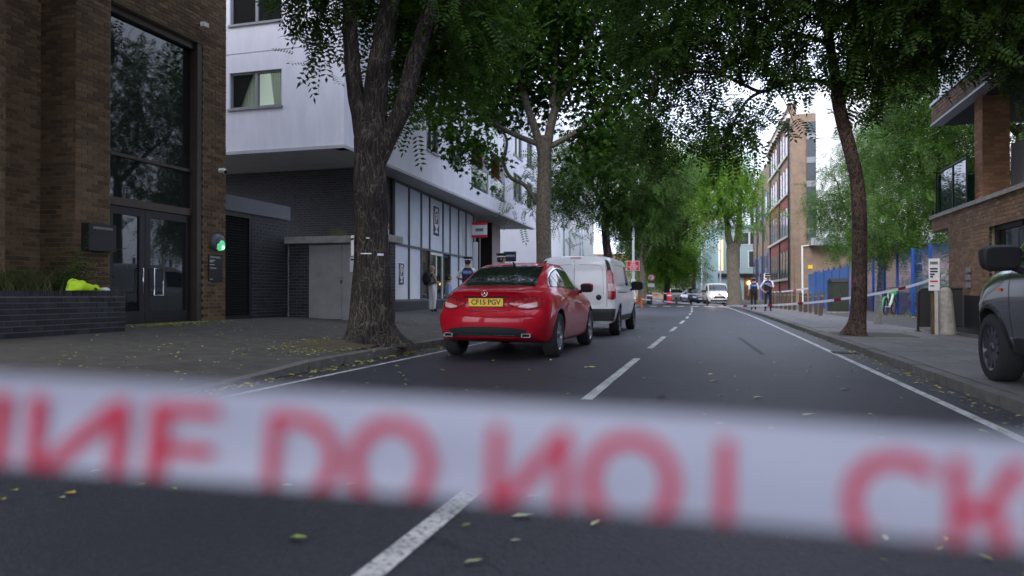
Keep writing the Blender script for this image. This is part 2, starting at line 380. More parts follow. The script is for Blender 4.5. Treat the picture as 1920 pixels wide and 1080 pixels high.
m_iron = M('cast_iron', (.03, .028, .028), .55, metal=.5, var=.3, scale=30)
gy = thing('gully_grate', 'cast iron gully grate in the gutter under the leaning tree', 'drain', (kr(13) - .22, 13, .004))
for k in range(9): MB().box(kr(13) - .40, kr(13) - .04, 12.78 + k * .05, 12.805 + k * .05, .003, .010).build('bar', m_iron, gy)
MB().box(kr(13) - .42, kr(13) - .02, 12.76, 13.22, .002, .0045).build('pit', m_dark, gy)
# ================================================================ left brick building
bl_ = thing('brick_building', 'dark brown brick building with tall glazed entrance and black double doors', 'building', (-10.6, 10.5, .4))
FL = FR((-10.1, 0, 0), (0, 1, 0), (1, 0, 0)); FLr = FR((-10.1, 9.36, 0), (1, 0, 0), (0, -1, 0)); FLb = FR((-10.83, 0, 0), (0, 1, 0), (1, 0, 0))
op = (10.06, 12.4, .40, 6.08); op2 = (10.3, 12.25, 6.95, 9.6)
mb = MB(); cells(FL, 9.36, 13.1, .25, 13, [op, op2], .45, mb); mb.fbox(FL, 4, 8.15, .25, 13, -.73, 0); mb.fbox(FL, 4.0, 9.36, .25, 13, -1.2, -.73)
mb.fbox(FL, 9.36, 13.1, .25, 13, -8, -.45 - .5); mb.fbox(FL, 9.36, 9.9, .25, 13, -.95, -.45)
mb.build('wall', m_mortar, bl_)
bricks(bl_, [(FL, 9.36, 13.1, .42, 8.2, [op, op2]), (FLr, -.73, 0, .42, 8, []), (FLb, 8.15, 9.36, .42, 8, []), (FL, 6.4, 8.15, .42, 8, [])], m_brick, 298)
mb = MB(); mb.fbox(FL, 10.06, 10.16, .42, 6.08, -.30, -.1); mb.fbox(FL, 12.26, 12.4, .42, 6.08, -.30, -.02); mb.fbox(FL, 10.16, 12.26, 5.94, 6.08, -.30, -.1)
mb.fbox(FL, 10.16, 12.26, 2.56, 2.70, -.28, -.13); mb.fbox(FL, 10.16, 12.26, 3.44, 3.5, -.26, -.15)
fr_ = mb.build('entrance_frame', m_bronze, bl_)
MB().fbox(FL, 10.16, 12.26, 3.5, 5.94, -.22, -.2).build('window_pane', m_dglass, bl_); MB().fbox(FL, 10.16, 12.26, 2.70, 3.44, -.22, -.2).build('window_pane', m_dglass, bl_)
MB().fbox(FL, 10.3, 12.25, 6.95, 9.6, -.25, -.2).build('upper_window', m_dglass, bl_)
for a, b, hd in ((10.17, 11.04, 10.93), (11.05, 12.25, 11.2)):
    mb = MB(); mb.fbox(FL, a, a + .13, .44, 2.55, -.25, -.17); mb.fbox(FL, b - .13, b, .44, 2.55, -.25, -.17); mb.fbox(FL, a + .13, b - .13, 2.41, 2.55, -.25, -.17); mb.fbox(FL, a + .13, b - .13, .44, .66, -.25, -.17)
    dr = mb.build('door', m_black, bl_); MB().fbox(FL, a + .13, b - .13, .66, 2.41, -.215, -.20).build('pane', m_dglass, dr)
    q = [FL.pt(hd, .98, -.17), FL.pt(hd, .98, -.10), FL.pt(hd, 1.45, -.10), FL.pt(hd, 1.45, -.17)]
    hh = .23 if hd > 11 else 0
    pts = [FL.pt(hd, .95, -.10), FL.pt(hd, 1.46, -.10), FL.pt(hd + hh, 1.46, -.10), FL.pt(hd + hh, .95, -.10), FL.pt(hd, .95, -.10)] if hh else q
    MB().tube(pts, .016, 8).build('handle', m_chrome, dr)
# interior behind the glass
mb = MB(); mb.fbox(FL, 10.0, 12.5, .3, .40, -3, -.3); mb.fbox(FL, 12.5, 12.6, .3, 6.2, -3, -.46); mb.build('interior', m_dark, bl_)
# things on the facade
mbx = MB(); mbx.fbox(FL, 9.47, 10.03, 1.70, 2.15, .012, .17)
o = mbx.build('mailbox', m_black); tag(o, 'black metal mailbox fixed to the brick pier beside the entrance', 'mailbox'); MB().fbox(FL, 9.55, 9.95, 2.06, 2.10, .17, .178).build('flap', m_greymetal, o)
lt = thing('bulkhead_light', 'round bulkhead wall light glowing green on the brick pier', 'light', (-10.1, 12.8, 2.05))
MB().lathe([(0, .16), (.10, .155), (.16, .12), (.185, .06), (.185, .01)], 24, (-10.1, 12.8, 2.06), 'x').build('housing', M('bulkhead_grey', (.10, .11, .14), .4), lt)
MB().lathe([(0, .185), (.07, .18), (.12, .14), (.125, .1)], 20, (-10.1, 12.8, 2.0), 'x').build('lens', M('green_lens', (.15, .35, .2), .25, emit=(.12, .8, .3), estr=.35), lt)
MB().lathe([(0, .20), (.03, .197), (.04, .17)], 12, (-10.1, 12.8, 1.95), 'x').build('lamp', M('green_lamp', (.2, .9, .4), .3, emit=(.15, 1, .4), estr=5), lt)
pq = thing('name_plaque', 'black studio name plaque under the green wall light', 'sign', (-10.1, 12.75, 1.25))
MB().fbox(FL, 12.55, 12.97, 1.24, 1.80, .013, .03).build('board', m_black, pq)
lettering('TAPER STUDIOS', .06, FL.pt(12.745, 1.74, .0315), (0, 1, 0), (0, 0, 1), m_white, pq, width=.32)
for i, (z, w) in enumerate(((1.67, .16), (1.64, .10), (1.58, .14), (1.51, .2), (1.28, .09))): MB().fbox(FL, 12.585, 12.585 + w, z, z + .012, .03, .0315).build('text_line', m_white, pq)
cc = thing('security_camera', 'small white security camera on the brick pier corner', 'camera', (-10.1, 12.9, 3.55))
p = FL.pt(12.9, 3.58, 0); MB().lathe([(.05, .01), (.05, .05), (.03, .07)], 16, p, 'x').build('mount', m_white, cc)
MB().tube([p + Vector((.06, 0, -.0)), p + Vector((.10, .0, 0)), p + Vector((.20, -.05, -.05))], [.03, .055, .05], 14).build('housing', m_white, cc)
MB().tube([p + Vector((.20, -.05, -.05)), p + Vector((.207, -.053, -.053))], .042, 14).build('lens', m_black, cc)
fl = thing('floodlight', 'small white floodlight above the tall entrance window', 'light', FL.pt(12.1, 6.5, 0)); p = FL.pt(12.25, 6.42, 0)
MB().box(p.x + .01, p.x + .12, p.y - .02, p.y + .02, p.z - .02, p.z + .02).build('arm', m_black, fl); MB().box(p.x + .1, p.x + .2, p.y - .07, p.y + .07, p.z - .05, p.z + .04).build('lamp_head', m_white, fl)
# planter
pl = thing('brick_planter', 'low dark engineering brick planter beside the entrance', 'planter', (-10, 7.3, .37))
FP = FR((-9.2, 0, 0), (0, 1, 0), (1, 0, 0)); FPe = FR((-9.2, 9.48, 0), (-1, 0, 0), (0, 1, 0))
mb = MB(); mb.box(-9.42, -9.2, 4.5, 9.48, .25, 1.02); mb.box(-10.08, -9.42, 9.26, 9.48, .25, 1.02); mb.build('wall', m_dmortar, pl)
bricks(pl, [(FP, 5.5, 9.48, .37, .93, [])], m_dbrick, 280); bricks(pl, [(FP, 5.5, 9.48, .94, 1.03, [])], m_dbrick, 120, bl=.065, bh=.075, name='coping_brick')
MB().box(-10.8, -9.42, 4.5, 9.26, .3, .98).build('soil', m_soil, pl)
jk = thing('safety_jacket', 'crumpled fluorescent yellow safety jacket lying on the planter wall', 'jacket', (-9.3, 8.75, 1.03))
def lump(name, c, r, mat, parent, seed=0, n=18, amp=.3, flat=True):
    rr = np.random.default_rng(seed); k = rr.normal(size=(7, 3)) * 3.2; ph = rr.uniform(0, 6, 7); V = []; Fc = []
    for i in range(n + 1):
        for j in range(2 * n):
            a, b = math.pi * i / n, math.pi * j / n; d = np.array((math.sin(a) * math.cos(b), math.sin(a) * math.sin(b), math.cos(a)))
            s = 1 + amp * float(np.mean(np.sin(k @ d + ph))) * 2 + (amp * .16 * math.sin(9 * b + 5 * a + seed) * math.sin(a) if amp > .2 else 0); q = d * s * np.array(r); q[2] = max(q[2], 0) if flat else q[2]; V.append(q + np.array(c))
    for i in range(n):
        for j in range(2 * n): Fc.append((i * 2 * n + j, (i + 1) * 2 * n + j, (i + 1) * 2 * n + (j + 1) % (2 * n), i * 2 * n + (j + 1) % (2 * n)))
    return put(name, mesh_np(name, V, Fc, mat, True), parent)
m_hv = M('hi_vis_yellow', (.62, .95, .02), .6, var=.15, scale=9, emit=(.5, .9, .02), estr=.0)
lump('jacket_body', (-9.31, 8.70, 1.031), (.12, .22, .14), m_hv, jk, 3); lump('sleeve', (-9.29, 8.92, 1.031), (.09, .14, .08), m_hv, jk, 5)
MB().tube([(-9.19, 8.78, 1.09), (-9.2, 8.86, 1.07), (-9.2, 8.92, 1.05)], .018, 6).build('reflective_strip', m_black, jk)
tag(lump('crumpled_tissue', (-9.3, 9.18, 1.031), (.06, .07, .05), m_paper, None, 9), 'crumpled white tissue beside the yellow jacket on the planter', 'litter')

# ================================================================ louvred block and bin store
lb = thing('louvred_block', 'low dark brick block with a black louvred door and grey fascia', 'outbuilding', (-11, 14.5, .4))
FB = FR((-10.4, 0, 0), (0, 1, 0), (1, 0, 0))
mb = MB(); mb.fbox(FB, 14.42, 15.88, .25, 2.83, -.35, 0); mb.fbox(FB, 13.1, 15.88, .25, 2.83, -4, -.36); mb.build('wall', m_dmortar, lb)
bricks(lb, [(FB, 14.42, 15.88, .4, 2.83, [])], m_dbrick, 290)
MB().fbox(FB, 13.1, 15.93, 2.83, 3.17, -4, .05).build('fascia', M('fascia_grey', (.12, .125, .14), .6, var=.1), lb)
mb = MB(); mb.fbox(FB, 13.12, 13.2, .42, 2.83, -.2, .0); mb.fbox(FB, 14.34, 14.42, .42, 2.83, -.2, .0); mb.fbox(FB, 13.2, 14.34, .42, .5, -.2, 0); mb.fbox(FB, 13.2, 14.34, 2.72, 2.83, -.2, 0)
ld = mb.build('louvred_door', m_black, lb); sl = None
for i in range(37):
    z = .53 + i * .0592; vs = [FB.pt(13.2, z, -.02), FB.pt(14.34, z, -.02), FB.pt(14.34, z + .05, -.075), FB.pt(13.2, z + .05, -.075)]
    vs += [v + Vector((-.012, 0, -.008)) for v in vs]
    MB().add(vs, [(0, 1, 2, 3), (7, 6, 5, 4), (0, 4, 5, 1), (2, 6, 7, 3), (1, 5, 6, 2), (0, 3, 7, 4)]).build('slat', m_black, ld)
MB().fbox(FB, 13.2, 14.34, .5, 2.72, -.2, -.12).build('backing', m_dark, ld); MB().fbox(FB, 13.22, 13.27, 1.2, 1.55, .0, .035).build('handle', m_chrome, ld)
bs = thing('bin_store', 'grey double-door bin store with a concrete slab roof', 'outbuilding', (-9, 16.5, .35))
FS = FR((0, 15.9, 0), (1, 0, 0), (0, -1, 0)); ho = (-9.83, -7.98, .2, 2.2)
mb = MB(); cells(FS, -10.36, -7.6, .2, 2.23, [ho], .3, mb); mb.box(-10.39, -10.1, 16.2, 16.5, .2, 2.23); mb.build('wall', m_dmortar, bs)
bricks(bs, [(FS, -10.36, -7.6, .36, 2.23, [ho]), (FR((-7.6, 15.9, 0), (0, 1, 0), (1, 0, 0)), 0, .3, .3, 2.23, [])], m_dbrick, 290)
MB().box(-10.55, -7.52, 15.72, 16.5, 2.232, 2.40).build('roof_slab', m_conc, bs)
for a, b in ((-9.82, -8.91), (-8.90, -7.99)):
    d_ = MB().fbox(FS, a, b, .36 if a < -9 else .31, 2.19, -.08, -.03).build('door', m_greydoor, bs)
mb = MB(); mb.fbox(FS, -9.0, -8.86, 1.36, 1.40, -.03, -.01); mb.build('hasp', m_greymetal, bs); MB().fbox(FS, -8.93, -8.87, 1.24, 1.33, -.028, .01).build('padlock', m_chrome, bs)
MB().fbox(FS, -9.83, -7.98, .18, .3, -.1, -.03).build('threshold', m_conc, bs)
nt_ = thing('door_notice', 'white paper notice taped to the grey bin store door', 'notice', (-8.55, 15.92, 1.7)); MB().fbox(FS, -8.68, -8.42, 1.52, 1.88, -.028, -.026).build('sheet', m_paper, nt_); MB().fbox(FS, -8.66, -8.44, 1.8, 1.84, -.026, -.025).build('heading', m_ink, nt_)
bt = thing('bottle', 'orange-capped white bottle left on the bin store roof corner', 'bottle', (-7.72, 15.98, 2.4))
MB().lathe([(0, 0), (.05, 0), (.055, .02), (.055, .14), (.03, .18)], 14, (-7.72, 15.98, 2.401)).build('body', m_paper, bt); MB().lathe([(.03, .18), (.055, .2), (.06, .25), (.04, .3), (0, .31)], 14, (-7.72, 15.98, 2.401)).build('cap', M('orange_plastic', (.8, .25, .06), .5), bt)

# ================================================================ white rendered building with overhang
wb = thing('white_building', 'white rendered apartment building overhanging a glazed shopfront', 'building', (-14, 22, .4))
ZS = 5.06
ang = -.0429; ub = Vector((ang, 1, 0)).normalized(); nb = Vector((1, -ang, 0)).normalized()
FA = FR((-9.95, 17.9, 0), (-1, 0, 0), (0, -1, 0)); FBw = FR((-9.95, 17.9, 0), ub, nb)
winA = []
for lv in range(4):
    z0 = 6.36 + lv * 2.45; winA += [(1.98, 3.72, z0, z0 + 1.05), (6.0, 7.6, z0, z0 + 1.12)]
winB = []
for lv in range(4):
    z0 = 6.3 + lv * 2.45
    winB += [(6.6, 7.9, z0, z0 + 1.45), (9.1, 10.8, z0, z0 + 1.45), (20.4, 22.6, z0, z0 + 1.45), (24, 25.6, z0, z0 + 1.45)]
balB = [(12.3, 15.2, 5.75 + lv * 2.45, 8.0 + lv * 2.45) for lv in range(4)] + [(15.6, 18.5, 5.75 + lv * 2.45, 8.0 + lv * 2.45) for lv in range(4)]
mb = MB(); cells(FA, .0, 14, ZS, 16.5, winA, .3, mb); cells(FBw, .3, 26.2, ZS, 16.5, winB + balB, .3, mb)
mb.fbox(FBw, 25.9, 26.2, ZS + .2, 16.5, -10, -.3); mb.fbox(FBw, .35, 25.8, 16.0, 16.4, -12, -.31)
mb.build('wall', m_render, wb)
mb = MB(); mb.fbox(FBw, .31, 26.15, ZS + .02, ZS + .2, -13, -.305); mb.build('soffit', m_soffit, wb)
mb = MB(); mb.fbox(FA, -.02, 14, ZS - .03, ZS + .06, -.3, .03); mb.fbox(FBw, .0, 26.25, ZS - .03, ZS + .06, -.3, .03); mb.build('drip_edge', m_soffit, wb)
MB().fbox(FA, .02, 14, 7.95, 7.97, -.01, .004).build('render_joint', m_greymetal, wb)
m_room = M('lit_room', (.55, .55, .50), .9, emit=(.88, .9, .80), estr=.8); m_curt = M('net_curtain', (.75, .75, .70), .9, transl=.75)
m_skysheen = M('painted_sky_sheen', (.34, .36, .38), .8); m_frame = M('window_frame_grey', (.20, .215, .23), .45)  # pale room backing painted in for the sky reflected by unlit windows
def window(fr, u0, u1, z0, z1, parent, lit=False, split=True, curtain=False):
    w = MB(); t = .055
    w.fbox(fr, u0, u0 + t, z0, z1, -.16, -.06); w.fbox(fr, u1 - t, u1, z0, z1, -.16, -.06); w.fbox(fr, u0 + t, u1 - t, z0, z0 + t, -.16, -.06); w.fbox(fr, u0 + t, u1 - t, z1 - t, z1, -.16, -.06)
    if split: um = (u0 + u1) / 2; w.fbox(fr, um - .04, um + .04, z0 + t, z1 - t, -.16, -.055)
    wi = w.build('window', m_frame, parent)
    MB().fbox(fr, u0 + t, u1 - t, z0 + t, z1 - t, -.12, -.11).build('pane', m_glass, wi)
    MB().fbox(fr, u0 - .04, u1 + .04, z0 - .06, z0, -.2, .05).build('sill', m_greymetal, wi)
    MB().fbox(fr, u0 - .3, u1 + .3, z0 - .3, z1 + .3, -.75, -.7).build('room_wall', m_room if lit else m_skysheen, wi)
    if curtain:
        V = []; Fc = []; n = 60
        for k, (a, b, fx) in enumerate(((u0 + .02, u0 + .62 * (u1 - u0) * .5, .4), (u0 + .56 * (u1 - u0), u1 - .02, .0))):
            base = len(V)
            for i in range(n + 1):
                t_ = i / n
                for zz in (0, .5, 1):
                    u = a + (b - a) * t_; u = u + (fx * (1 - zz) * (a - u) * .7)
                    V.append(fr.pt(u, z0 + (z1 - z0) * zz, -.26 + .03 * math.sin(t_ * 38 + k)))
            for i in range(n):
                for q in (0, 1): s_ = base + i * 3 + q; Fc.append((s_, s_ + 3, s_ + 4, s_ + 1))
        put('curtain', mesh_np('curtain', V, Fc, m_curt, True), wi)
    return wi
for i, w in enumerate(winA): window(FA, *w, wb, lit=i in (0, 2), curtain=i in (0, 2))
for w in winB: window(FBw, *w, wb, curtain=False)
m_redwall = M('balcony_red', (.22, .03, .025), .8)
for (a, b, c, d) in balB:
    bk = MB(); bk.fbox(FBw, a, b, c, d, -1.6, -1.5, 0); bk.fbox(FBw, b - .02, b, c, d, -1.5, -.3, 1); bk.fbox(FBw, a, a + .02, c, d, -1.5, -.3, 1); bk.fbox(FBw, a, b, c - .1, c, -1.6, -.3, 2); bk.fbox(FBw, a, b, d, d + .1, -1.6, -.3, 2)
    bal = bk.build('balcony', [m_dark, m_redwall, m_soffit], wb)
    um = (a + b) / 2
    for p0, p1 in ((a + .02, um - .01), (um + .01, b - .02)): MB().fbox(FBw, p0, p1, c + .02, c + 1.0, -.06, -.045).build('glass_panel', m_bglass, bal)
    MB().fbox(FBw, a, b, c + 1.0, c + 1.04, -.075, -.03).build('handrail', m_greymetal, bal)
# recessed ground floor: dark brick return, pier, shopfront
FG = FR((-10.95, 21.0, 0), (-1, 0, 0), (0, -1, 0)); FGp = FR((-10.95, 21.0, 0), Vector((-.045, 1, 0)), Vector((1, .045, 0)))
mb = MB(); mb.fbox(FG, .0, 10, .2, ZS + .02, -.3, 0); mb.fbox(FGp, .3, 2.5, .2, ZS + .02, -.3, 0); mb.build('ground_floor_wall', m_dmortar, wb)
bricks(wb, [(FG, 0, 7, .35, ZS, []), (FGp, 0, 2.5, .35, ZS, [])], m_dbrick, 0)
MB().tube([FGp.pt(2.2, ZS - .02, .06), FGp.pt(2.2, 2.5, .06)], .04, 8).build('downpipe', m_black, wb)
us = Vector((-.085, 1, 0)).normalized(); ns = Vector((1, .085, 0)).normalized(); FSh = FR((-11.06, 23.5, 0), us, ns)
def shop_u(u):     # photo column -> distance along the shopfront
    k = (u - 960) / F; dx, dy = k * CT - ST, k * ST + CT
    # -11.06 + us.x s = dx t ; 23.5 + us.y s = dy t
    A = np.array([[us.x, -dx], [us.y, -dy]]); s, t = np.linalg.solve(A, np.array([11.06, -23.5])); return s
mul = [0.0] + [shop_u(u) for u in (767, 790, 805.8, 830.8, 844, 860, 874, 888)]
m_panel = M('frosted_panel', (.66, .71, .80), .25, var=.05, scale=1.5); m_mull = M('mullion', (.10, .105, .115), .4)
ZT, ZP = 2.78, .72
sh = MB(); sh.fbox(FSh, -.02, mul[-1] + .1, .2, ZP - .02, -.3, .03); sh.build('plinth', m_dbrick, wb)
fr = MB()
for s_ in mul: fr.fbox(FSh, s_ - .04, s_ + .04, ZP, ZS + .02, -.12, .03)
for a, b in zip(mul, mul[1:]):
    for z in (ZP - .02, ZT - .04, ZS - .07): fr.fbox(FSh, a + .04, b - .04, z, z + .08, -.12, .028)
shf = fr.build('shopfront_frame', m_mull, wb)
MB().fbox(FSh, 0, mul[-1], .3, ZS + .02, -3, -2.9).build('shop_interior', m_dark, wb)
for i, (a, b) in enumerate(zip(mul, mul[1:])):
    MB().fbox(FSh, a + .04, b - .04, ZT + .04, ZS - .07, -.06, -.03).build('panel', m_panel, shf)
    lo = m_dglass if i in (2, 4) else m_panel
    if i == 3:
        dd = MB(); dd.fbox(FSh, a + .05, a + .14, ZP + .06, ZT - .04, -.08, .0); dd.fbox(FSh, b - .14, b - .05, ZP + .06, ZT - .04, -.08, 0); dd.fbox(FSh, (a + b) / 2 - .05, (a + b) / 2 + .05, ZP + .06, ZT - .04, -.08, 0); dd.fbox(FSh, a + .14, b - .14, ZT - .16, ZT - .05, -.08, -.002)
        sd_ = dd.build('shop_door', m_white, wb); MB().fbox(FSh, a + .14, b - .14, ZP + .06, ZT - .17, -.05, -.04).build('pane', m_dglass, sd_)
    else: MB().fbox(FSh, a + .04, b - .04, ZP + .06, ZT - .04, -.06, -.03).build('panel', lo, shf)
def emblem(s0, s1, z0, z1, name, label):
    t = thing(name, label, 'sign', FSh.pt((s0 + s1) / 2, z0, 0)); w, h = s1 - s0, z1 - z0; c = (s0 + s1) / 2
    MB().fbox(FSh, s0 - .09 * w, s1 + .09 * w, z0 - .03 * h, z1 + .03 * h, -.03, -.015).build('border', m_white, t)
    MB().fbox(FSh, s0, s1, z0, z1, -.015, -.008).build('board', m_navy, t)
    X = MB()
    for sg in (-1, 1):
        a = [(c - sg * .32 * w, z1 - .06 * h), (c - sg * .2 * w, z1 - .06 * h), (c + sg * .32 * w, z1 - .21 * h), (c + sg * .2 * w, z1 - .21 * h)]
        X.fprism(FSh, a if sg > 0 else a[::-1], -.008, -.004 - .001 * sg)
    X.build('cross_mark', m_white, t)
    R = MB(); n = 28
    for i in range(n):
        q0, q1 = 2 * math.pi * i / n, 2 * math.pi * (i + 1) / n
        P = [(c + math.cos(q) * r * w, z0 + .58 * h + math.sin(q) * r * w * 1.35) for q, r in ((q0, .30), (q0, .38), (q1, .38), (q1, .30))]
        R.fprism(FSh, P, -.008, -.003)
    R.build('ring_mark', m_white, t)
    lettering('P', .46 * w / .7, FSh.pt(c, z0 + .58 * h, -.0025), us, (0, 0, 1), m_white, t, bold=.01)
    MB().fprism(FSh, [(c - .42 * w, z0 + .40 * h), (c + .42 * w, z0 + .40 * h), (c, z0 + .27 * h)], -.008, -.003).build('upper_triangle', m_white, t)
    MB().fprism(FSh, [(c - .3 * w, z0 + .10 * h), (c + .3 * w, z0 + .10 * h), (c, z0 + .25 * h)], -.008, -.003).build('lower_triangle', m_white, t)
a_, b_ = shop_u(813), shop_u(824); emblem(a_, b_, 3.45, 4.7, 'emblem_sign', 'tall navy emblem sign on the upper shopfront panel beside the door')
a_, b_ = shop_u(748.5), shop_u(758); emblem(a_, b_, 1.32, 2.1, 'emblem_sign', 'small navy emblem sign low on the end shopfront panel near the tree')
# deep entrance and end pier beyond the shopfront
s_e = mul[-1]
m_pier = M('pier_cladding', (.32, .28, .26), .8, var=.1)
MB().fbox(FSh, s_e + .08, s_e + .5, .2, ZS + .02, -.4, .0).build('pier', m_pier, wb); MB().fbox(FSh, s_e + 4.4, s_e + 6.6, .2, ZS + .02, -6, .0).build('end_pier', m_pier, wb)
MB().fbox(FSh, s_e + .5, s_e + 4.4, .2, ZS, -4, -3.8).build('entrance_recess', m_dark, wb); MB().fbox(FSh, s_e + 4.34, s_e + 4.398, .2, ZS, -3.8, -.02).build('entrance_shade_panel', M('recess_shade', (.022, .017, .015), .7), wb)  # thin dark sheet paints the opening's shade over the pier side
eb = thing('letting_board', 'red and white letting board on a pole beyond the shopfront', 'sign', C(899, 560, 36)); p = C(899, 431, 34.5)
MB().box(p.x - .38, p.x + .38, p.y - .02, p.y + .02, p.z - .36, p.z + .36).build('board', m_white, eb)
for a, b in ((.24, .365), (-.365, -.24)): MB().box(p.x - .385, p.x + .385, p.y - .026, p.y + .026, p.z + a, p.z + b).build('band', m_signred, eb)
MB().box(p.x - .2, p.x + .2, p.y - .024, p.y - .0205, p.z - .07, p.z + .07).build('faded_print', m_greymetal, eb)
MB().tube([(p.x, p.y + .05, zl(p.x, p.y)), (p.x, p.y + .05, p.z + .3)], .035, 8).build('pole', m_greymetal, eb)
tt = thing('white_post', 'slim white information post with blue base beside the letting board', 'post', C(891, 560, 33)); p = C(891.5, 560, 33)
zg = zl(p.x, p.y); MB().box(p.x - .10, p.x + .10, p.y - .03, p.y + .03, zg, zg + 1.4).build('lower_panel', M('pale_blue', (.35, .42, .7), .4), tt); MB().box(p.x - .10, p.x + .10, p.y - .03, p.y + .03, zg + 1.4, 3.35).build('upper_panel', m_white, tt)
dx = thing('agent_sign', 'dark blue estate agent board with white lettering beyond the parked car', 'sign', C(955, 560, 38)); p = C(956, 481, 38)
MB().box(p.x - .34, p.x + .34, p.y - .02, p.y + .02, p.z - .26, p.z + .26).build('board', m_navy, dx)
lettering('Dexters', .2, (p.x, p.y - .022, p.z + .05), (1, 0, 0), (0, 0, 1), m_white, dx, width=.58, bold=.004)
MB().tube([(p.x, p.y + .05, zl(p.x, p.y)), (p.x, p.y + .05, p.z + .2)], .035, 8).build('pole', m_white, dx)

# ================================================================ far white building on the left
fw = thing('far_white_building', 'bright white building with narrow tall windows beyond the overhang', 'building', (-15, 50, .3))
FE = FR((-11.9, 49, 0), (1, 0, 0), (0, -1, 0)); FEs = FR((-11.9, 49, 0), Vector((-.04, 1, 0)), Vector((1, .04, 0)))
mb = MB(); mb.fbox(FE, -20, 0, .1, 15, -.4, 0); mb.fbox(FEs, .4, 30, .1, 15, -.4, 0); mb.fbox(FEs, 29.6, 30, .1, 15, -14, -.4); mb.fbox(FEs, .4, 30, 14.6, 14.9, -18, -.41)
mb.build('wall', M('bright_render', (.87, .86, .86), .9, var=.04, scale=1), fw)
for a in (9.5, 12.6, 19, 21): MB().fbox(FEs, a, a + .9, 2.7, 13, .0, .03).build('window', M('strip_window', (.25, .36, .42), .15), fw)
MB().fbox(FEs, 17.6, 24, 2.1, 3.1, .0, .25).build('fascia', m_black, fw)
for a, w in ((18.6, 1.8), (21.6, .9)): MB().fbox(FEs, a, a + w, 2.55, 2.8, .25, .28).build('lit_letters', M('lit_sign', (.9, .75, .4), .5, emit=(1, .8, .35), estr=2.5), fw)
# ================================================================ right brick building with terrace
rb = thing('terrace_building', 'brown brick building with a terrace, glass balustrades and an overhanging upper balcony', 'building', (8, 16, .1))
XR = 5.44
FRt = FR((XR, 0, 0), (0, 1, 0), (-1, 0, 0)); FRe = FR((XR, 19.8, 0), (1, 0, 0), (0, 1, 0))
wh = (12.6, 17.1, .75, 2.38)
mb = MB(); cells(FRt, 6, 19.8, .05, 2.6, [wh], .4, mb); mb.box(XR + .4, 14, 19.4, 19.8, .05, 2.6); mb.build('wall', m_mortar, rb)
mb = MB(); mb.box(XR, 14, 6, 21.2, 2.6, 2.93); mb.build('terrace_band', m_mortar, rb)
FRb = FR((XR, 0, 0), (0, 1, 0), (-1, 0, 0)); FRs = FR((XR, 21.2, 0), (1, 0, 0), (0, 1, 0))
bricks(rb, [(FRt, 10, 19.8, .95, 2.6, [wh]), (FRb, 10, 21.2, 2.6, 2.93, [])], m_rbrick, 298)
MB().box(XR - .06, 14, 6, 21.26, 2.93, 3.02).build('coping', m_conc, rb)
MB().fbox(FRt, 10, 19.82, .06, .94, .0, .045).build('black_plinth', m_black, rb)
FCl = FR((5.66, 0, 0), (0, 1, 0), (-1, 0, 0)); FCc = FR((5.66, 18.15, 0), (1, 0, 0), (0, -1, 0))
MB().box(5.66, 6.18, 18.15, 18.65, 3.02, 5.42).build('column', m_mortar, rb)
bricks(rb, [(FCc, 0, .52, 3.03, 5.4, []), (FCl, 18.15, 18.65, 3.03, 5.4, [])], m_obrick, 200, name='column_brick')
def bal(parent, pts, z0, h, mat=m_bglass):
    for (x0, y0), (x1, y1) in zip(pts, pts[1:]):
        n = max(1, round(math.dist((x0, y0), (x1, y1)) / 1.0)); d = Vector((x1 - x0, y1 - y0, 0)) / n; fr = FR((x0, y0, 0), d, Vector((d.y, -d.x, 0)))
        L = d.length
        for i in range(n):
            MB().fbox(fr, i * L + .03, (i + 1) * L - .03, z0 + .06, z0 + h - .03, -.008, .008).build('glass_panel', mat, parent)
            MB().fbox(fr, i * L - .02, i * L + .02, z0, z0 + h, -.03, -.009).build('baluster', m_black, parent)
        MB().fbox(fr, -.02, n * L + .02, z0 + h, z0 + h + .03, -.03, .02).build('handrail', m_black, parent)
bal(rb, [(5.52, 18.7), (5.52, 20.7)], 3.02, 1.08); bal(rb, [(5.52, 21.1), (12, 21.1)], 3.02, 1.08)
MB().box(6.2, 6.24, 14, 18.15, 3.02, 4.25).build('terrace_screen', m_greymetal, rb)
mb = MB(); mb.box(XR, 14, 5, 21.2, 5.42, 5.90); mb.build('upper_slab', m_mortar, rb)
bricks(rb, [(FRb, 8, 21.2, 5.50, 5.88, [])], m_rbrick, 0)
MB().box(XR - .04, 14, 5, 21.24, 5.90, 5.97).build('upper_coping', M('zinc', (.42, .44, .48), .45, metal=.4), rb); MB().box(XR - .03, XR + .25, 5, 21.22, 5.38, 5.425).build('slab_edge', M('zinc_edge', (.36, .37, .40), .5, metal=.3), rb)
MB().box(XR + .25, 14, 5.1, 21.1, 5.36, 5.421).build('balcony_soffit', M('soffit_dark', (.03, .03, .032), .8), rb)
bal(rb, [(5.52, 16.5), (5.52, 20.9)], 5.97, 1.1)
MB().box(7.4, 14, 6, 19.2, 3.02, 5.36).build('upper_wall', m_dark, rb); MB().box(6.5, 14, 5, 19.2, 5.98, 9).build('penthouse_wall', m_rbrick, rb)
MB().box(5.66, 6.3, 17.6, 18.65, 5.98, 9).build('upper_column', m_rbrick, rb)
w = MB()
for a in (12.6, 14.1, 15.6, 17.02): w.fbox(FRt, a, a + .08, .75, 2.38, -.22, -.1)
w.fbox(FRt, 12.68, 17.02, 2.28, 2.38, -.22, -.1); w.fbox(FRt, 12.68, 17.02, .75, .83, -.22, -.1)
wi = w.build('shop_window', m_black, rb); MB().fbox(FRt, 12.68, 17.02, .83, 2.28, -.17, -.15).build('pane', m_dglass, wi); MB().fbox(FRt, 12, 17.6, .2, 2.5, -2.5, -2.4).build('interior', m_dark, wi)
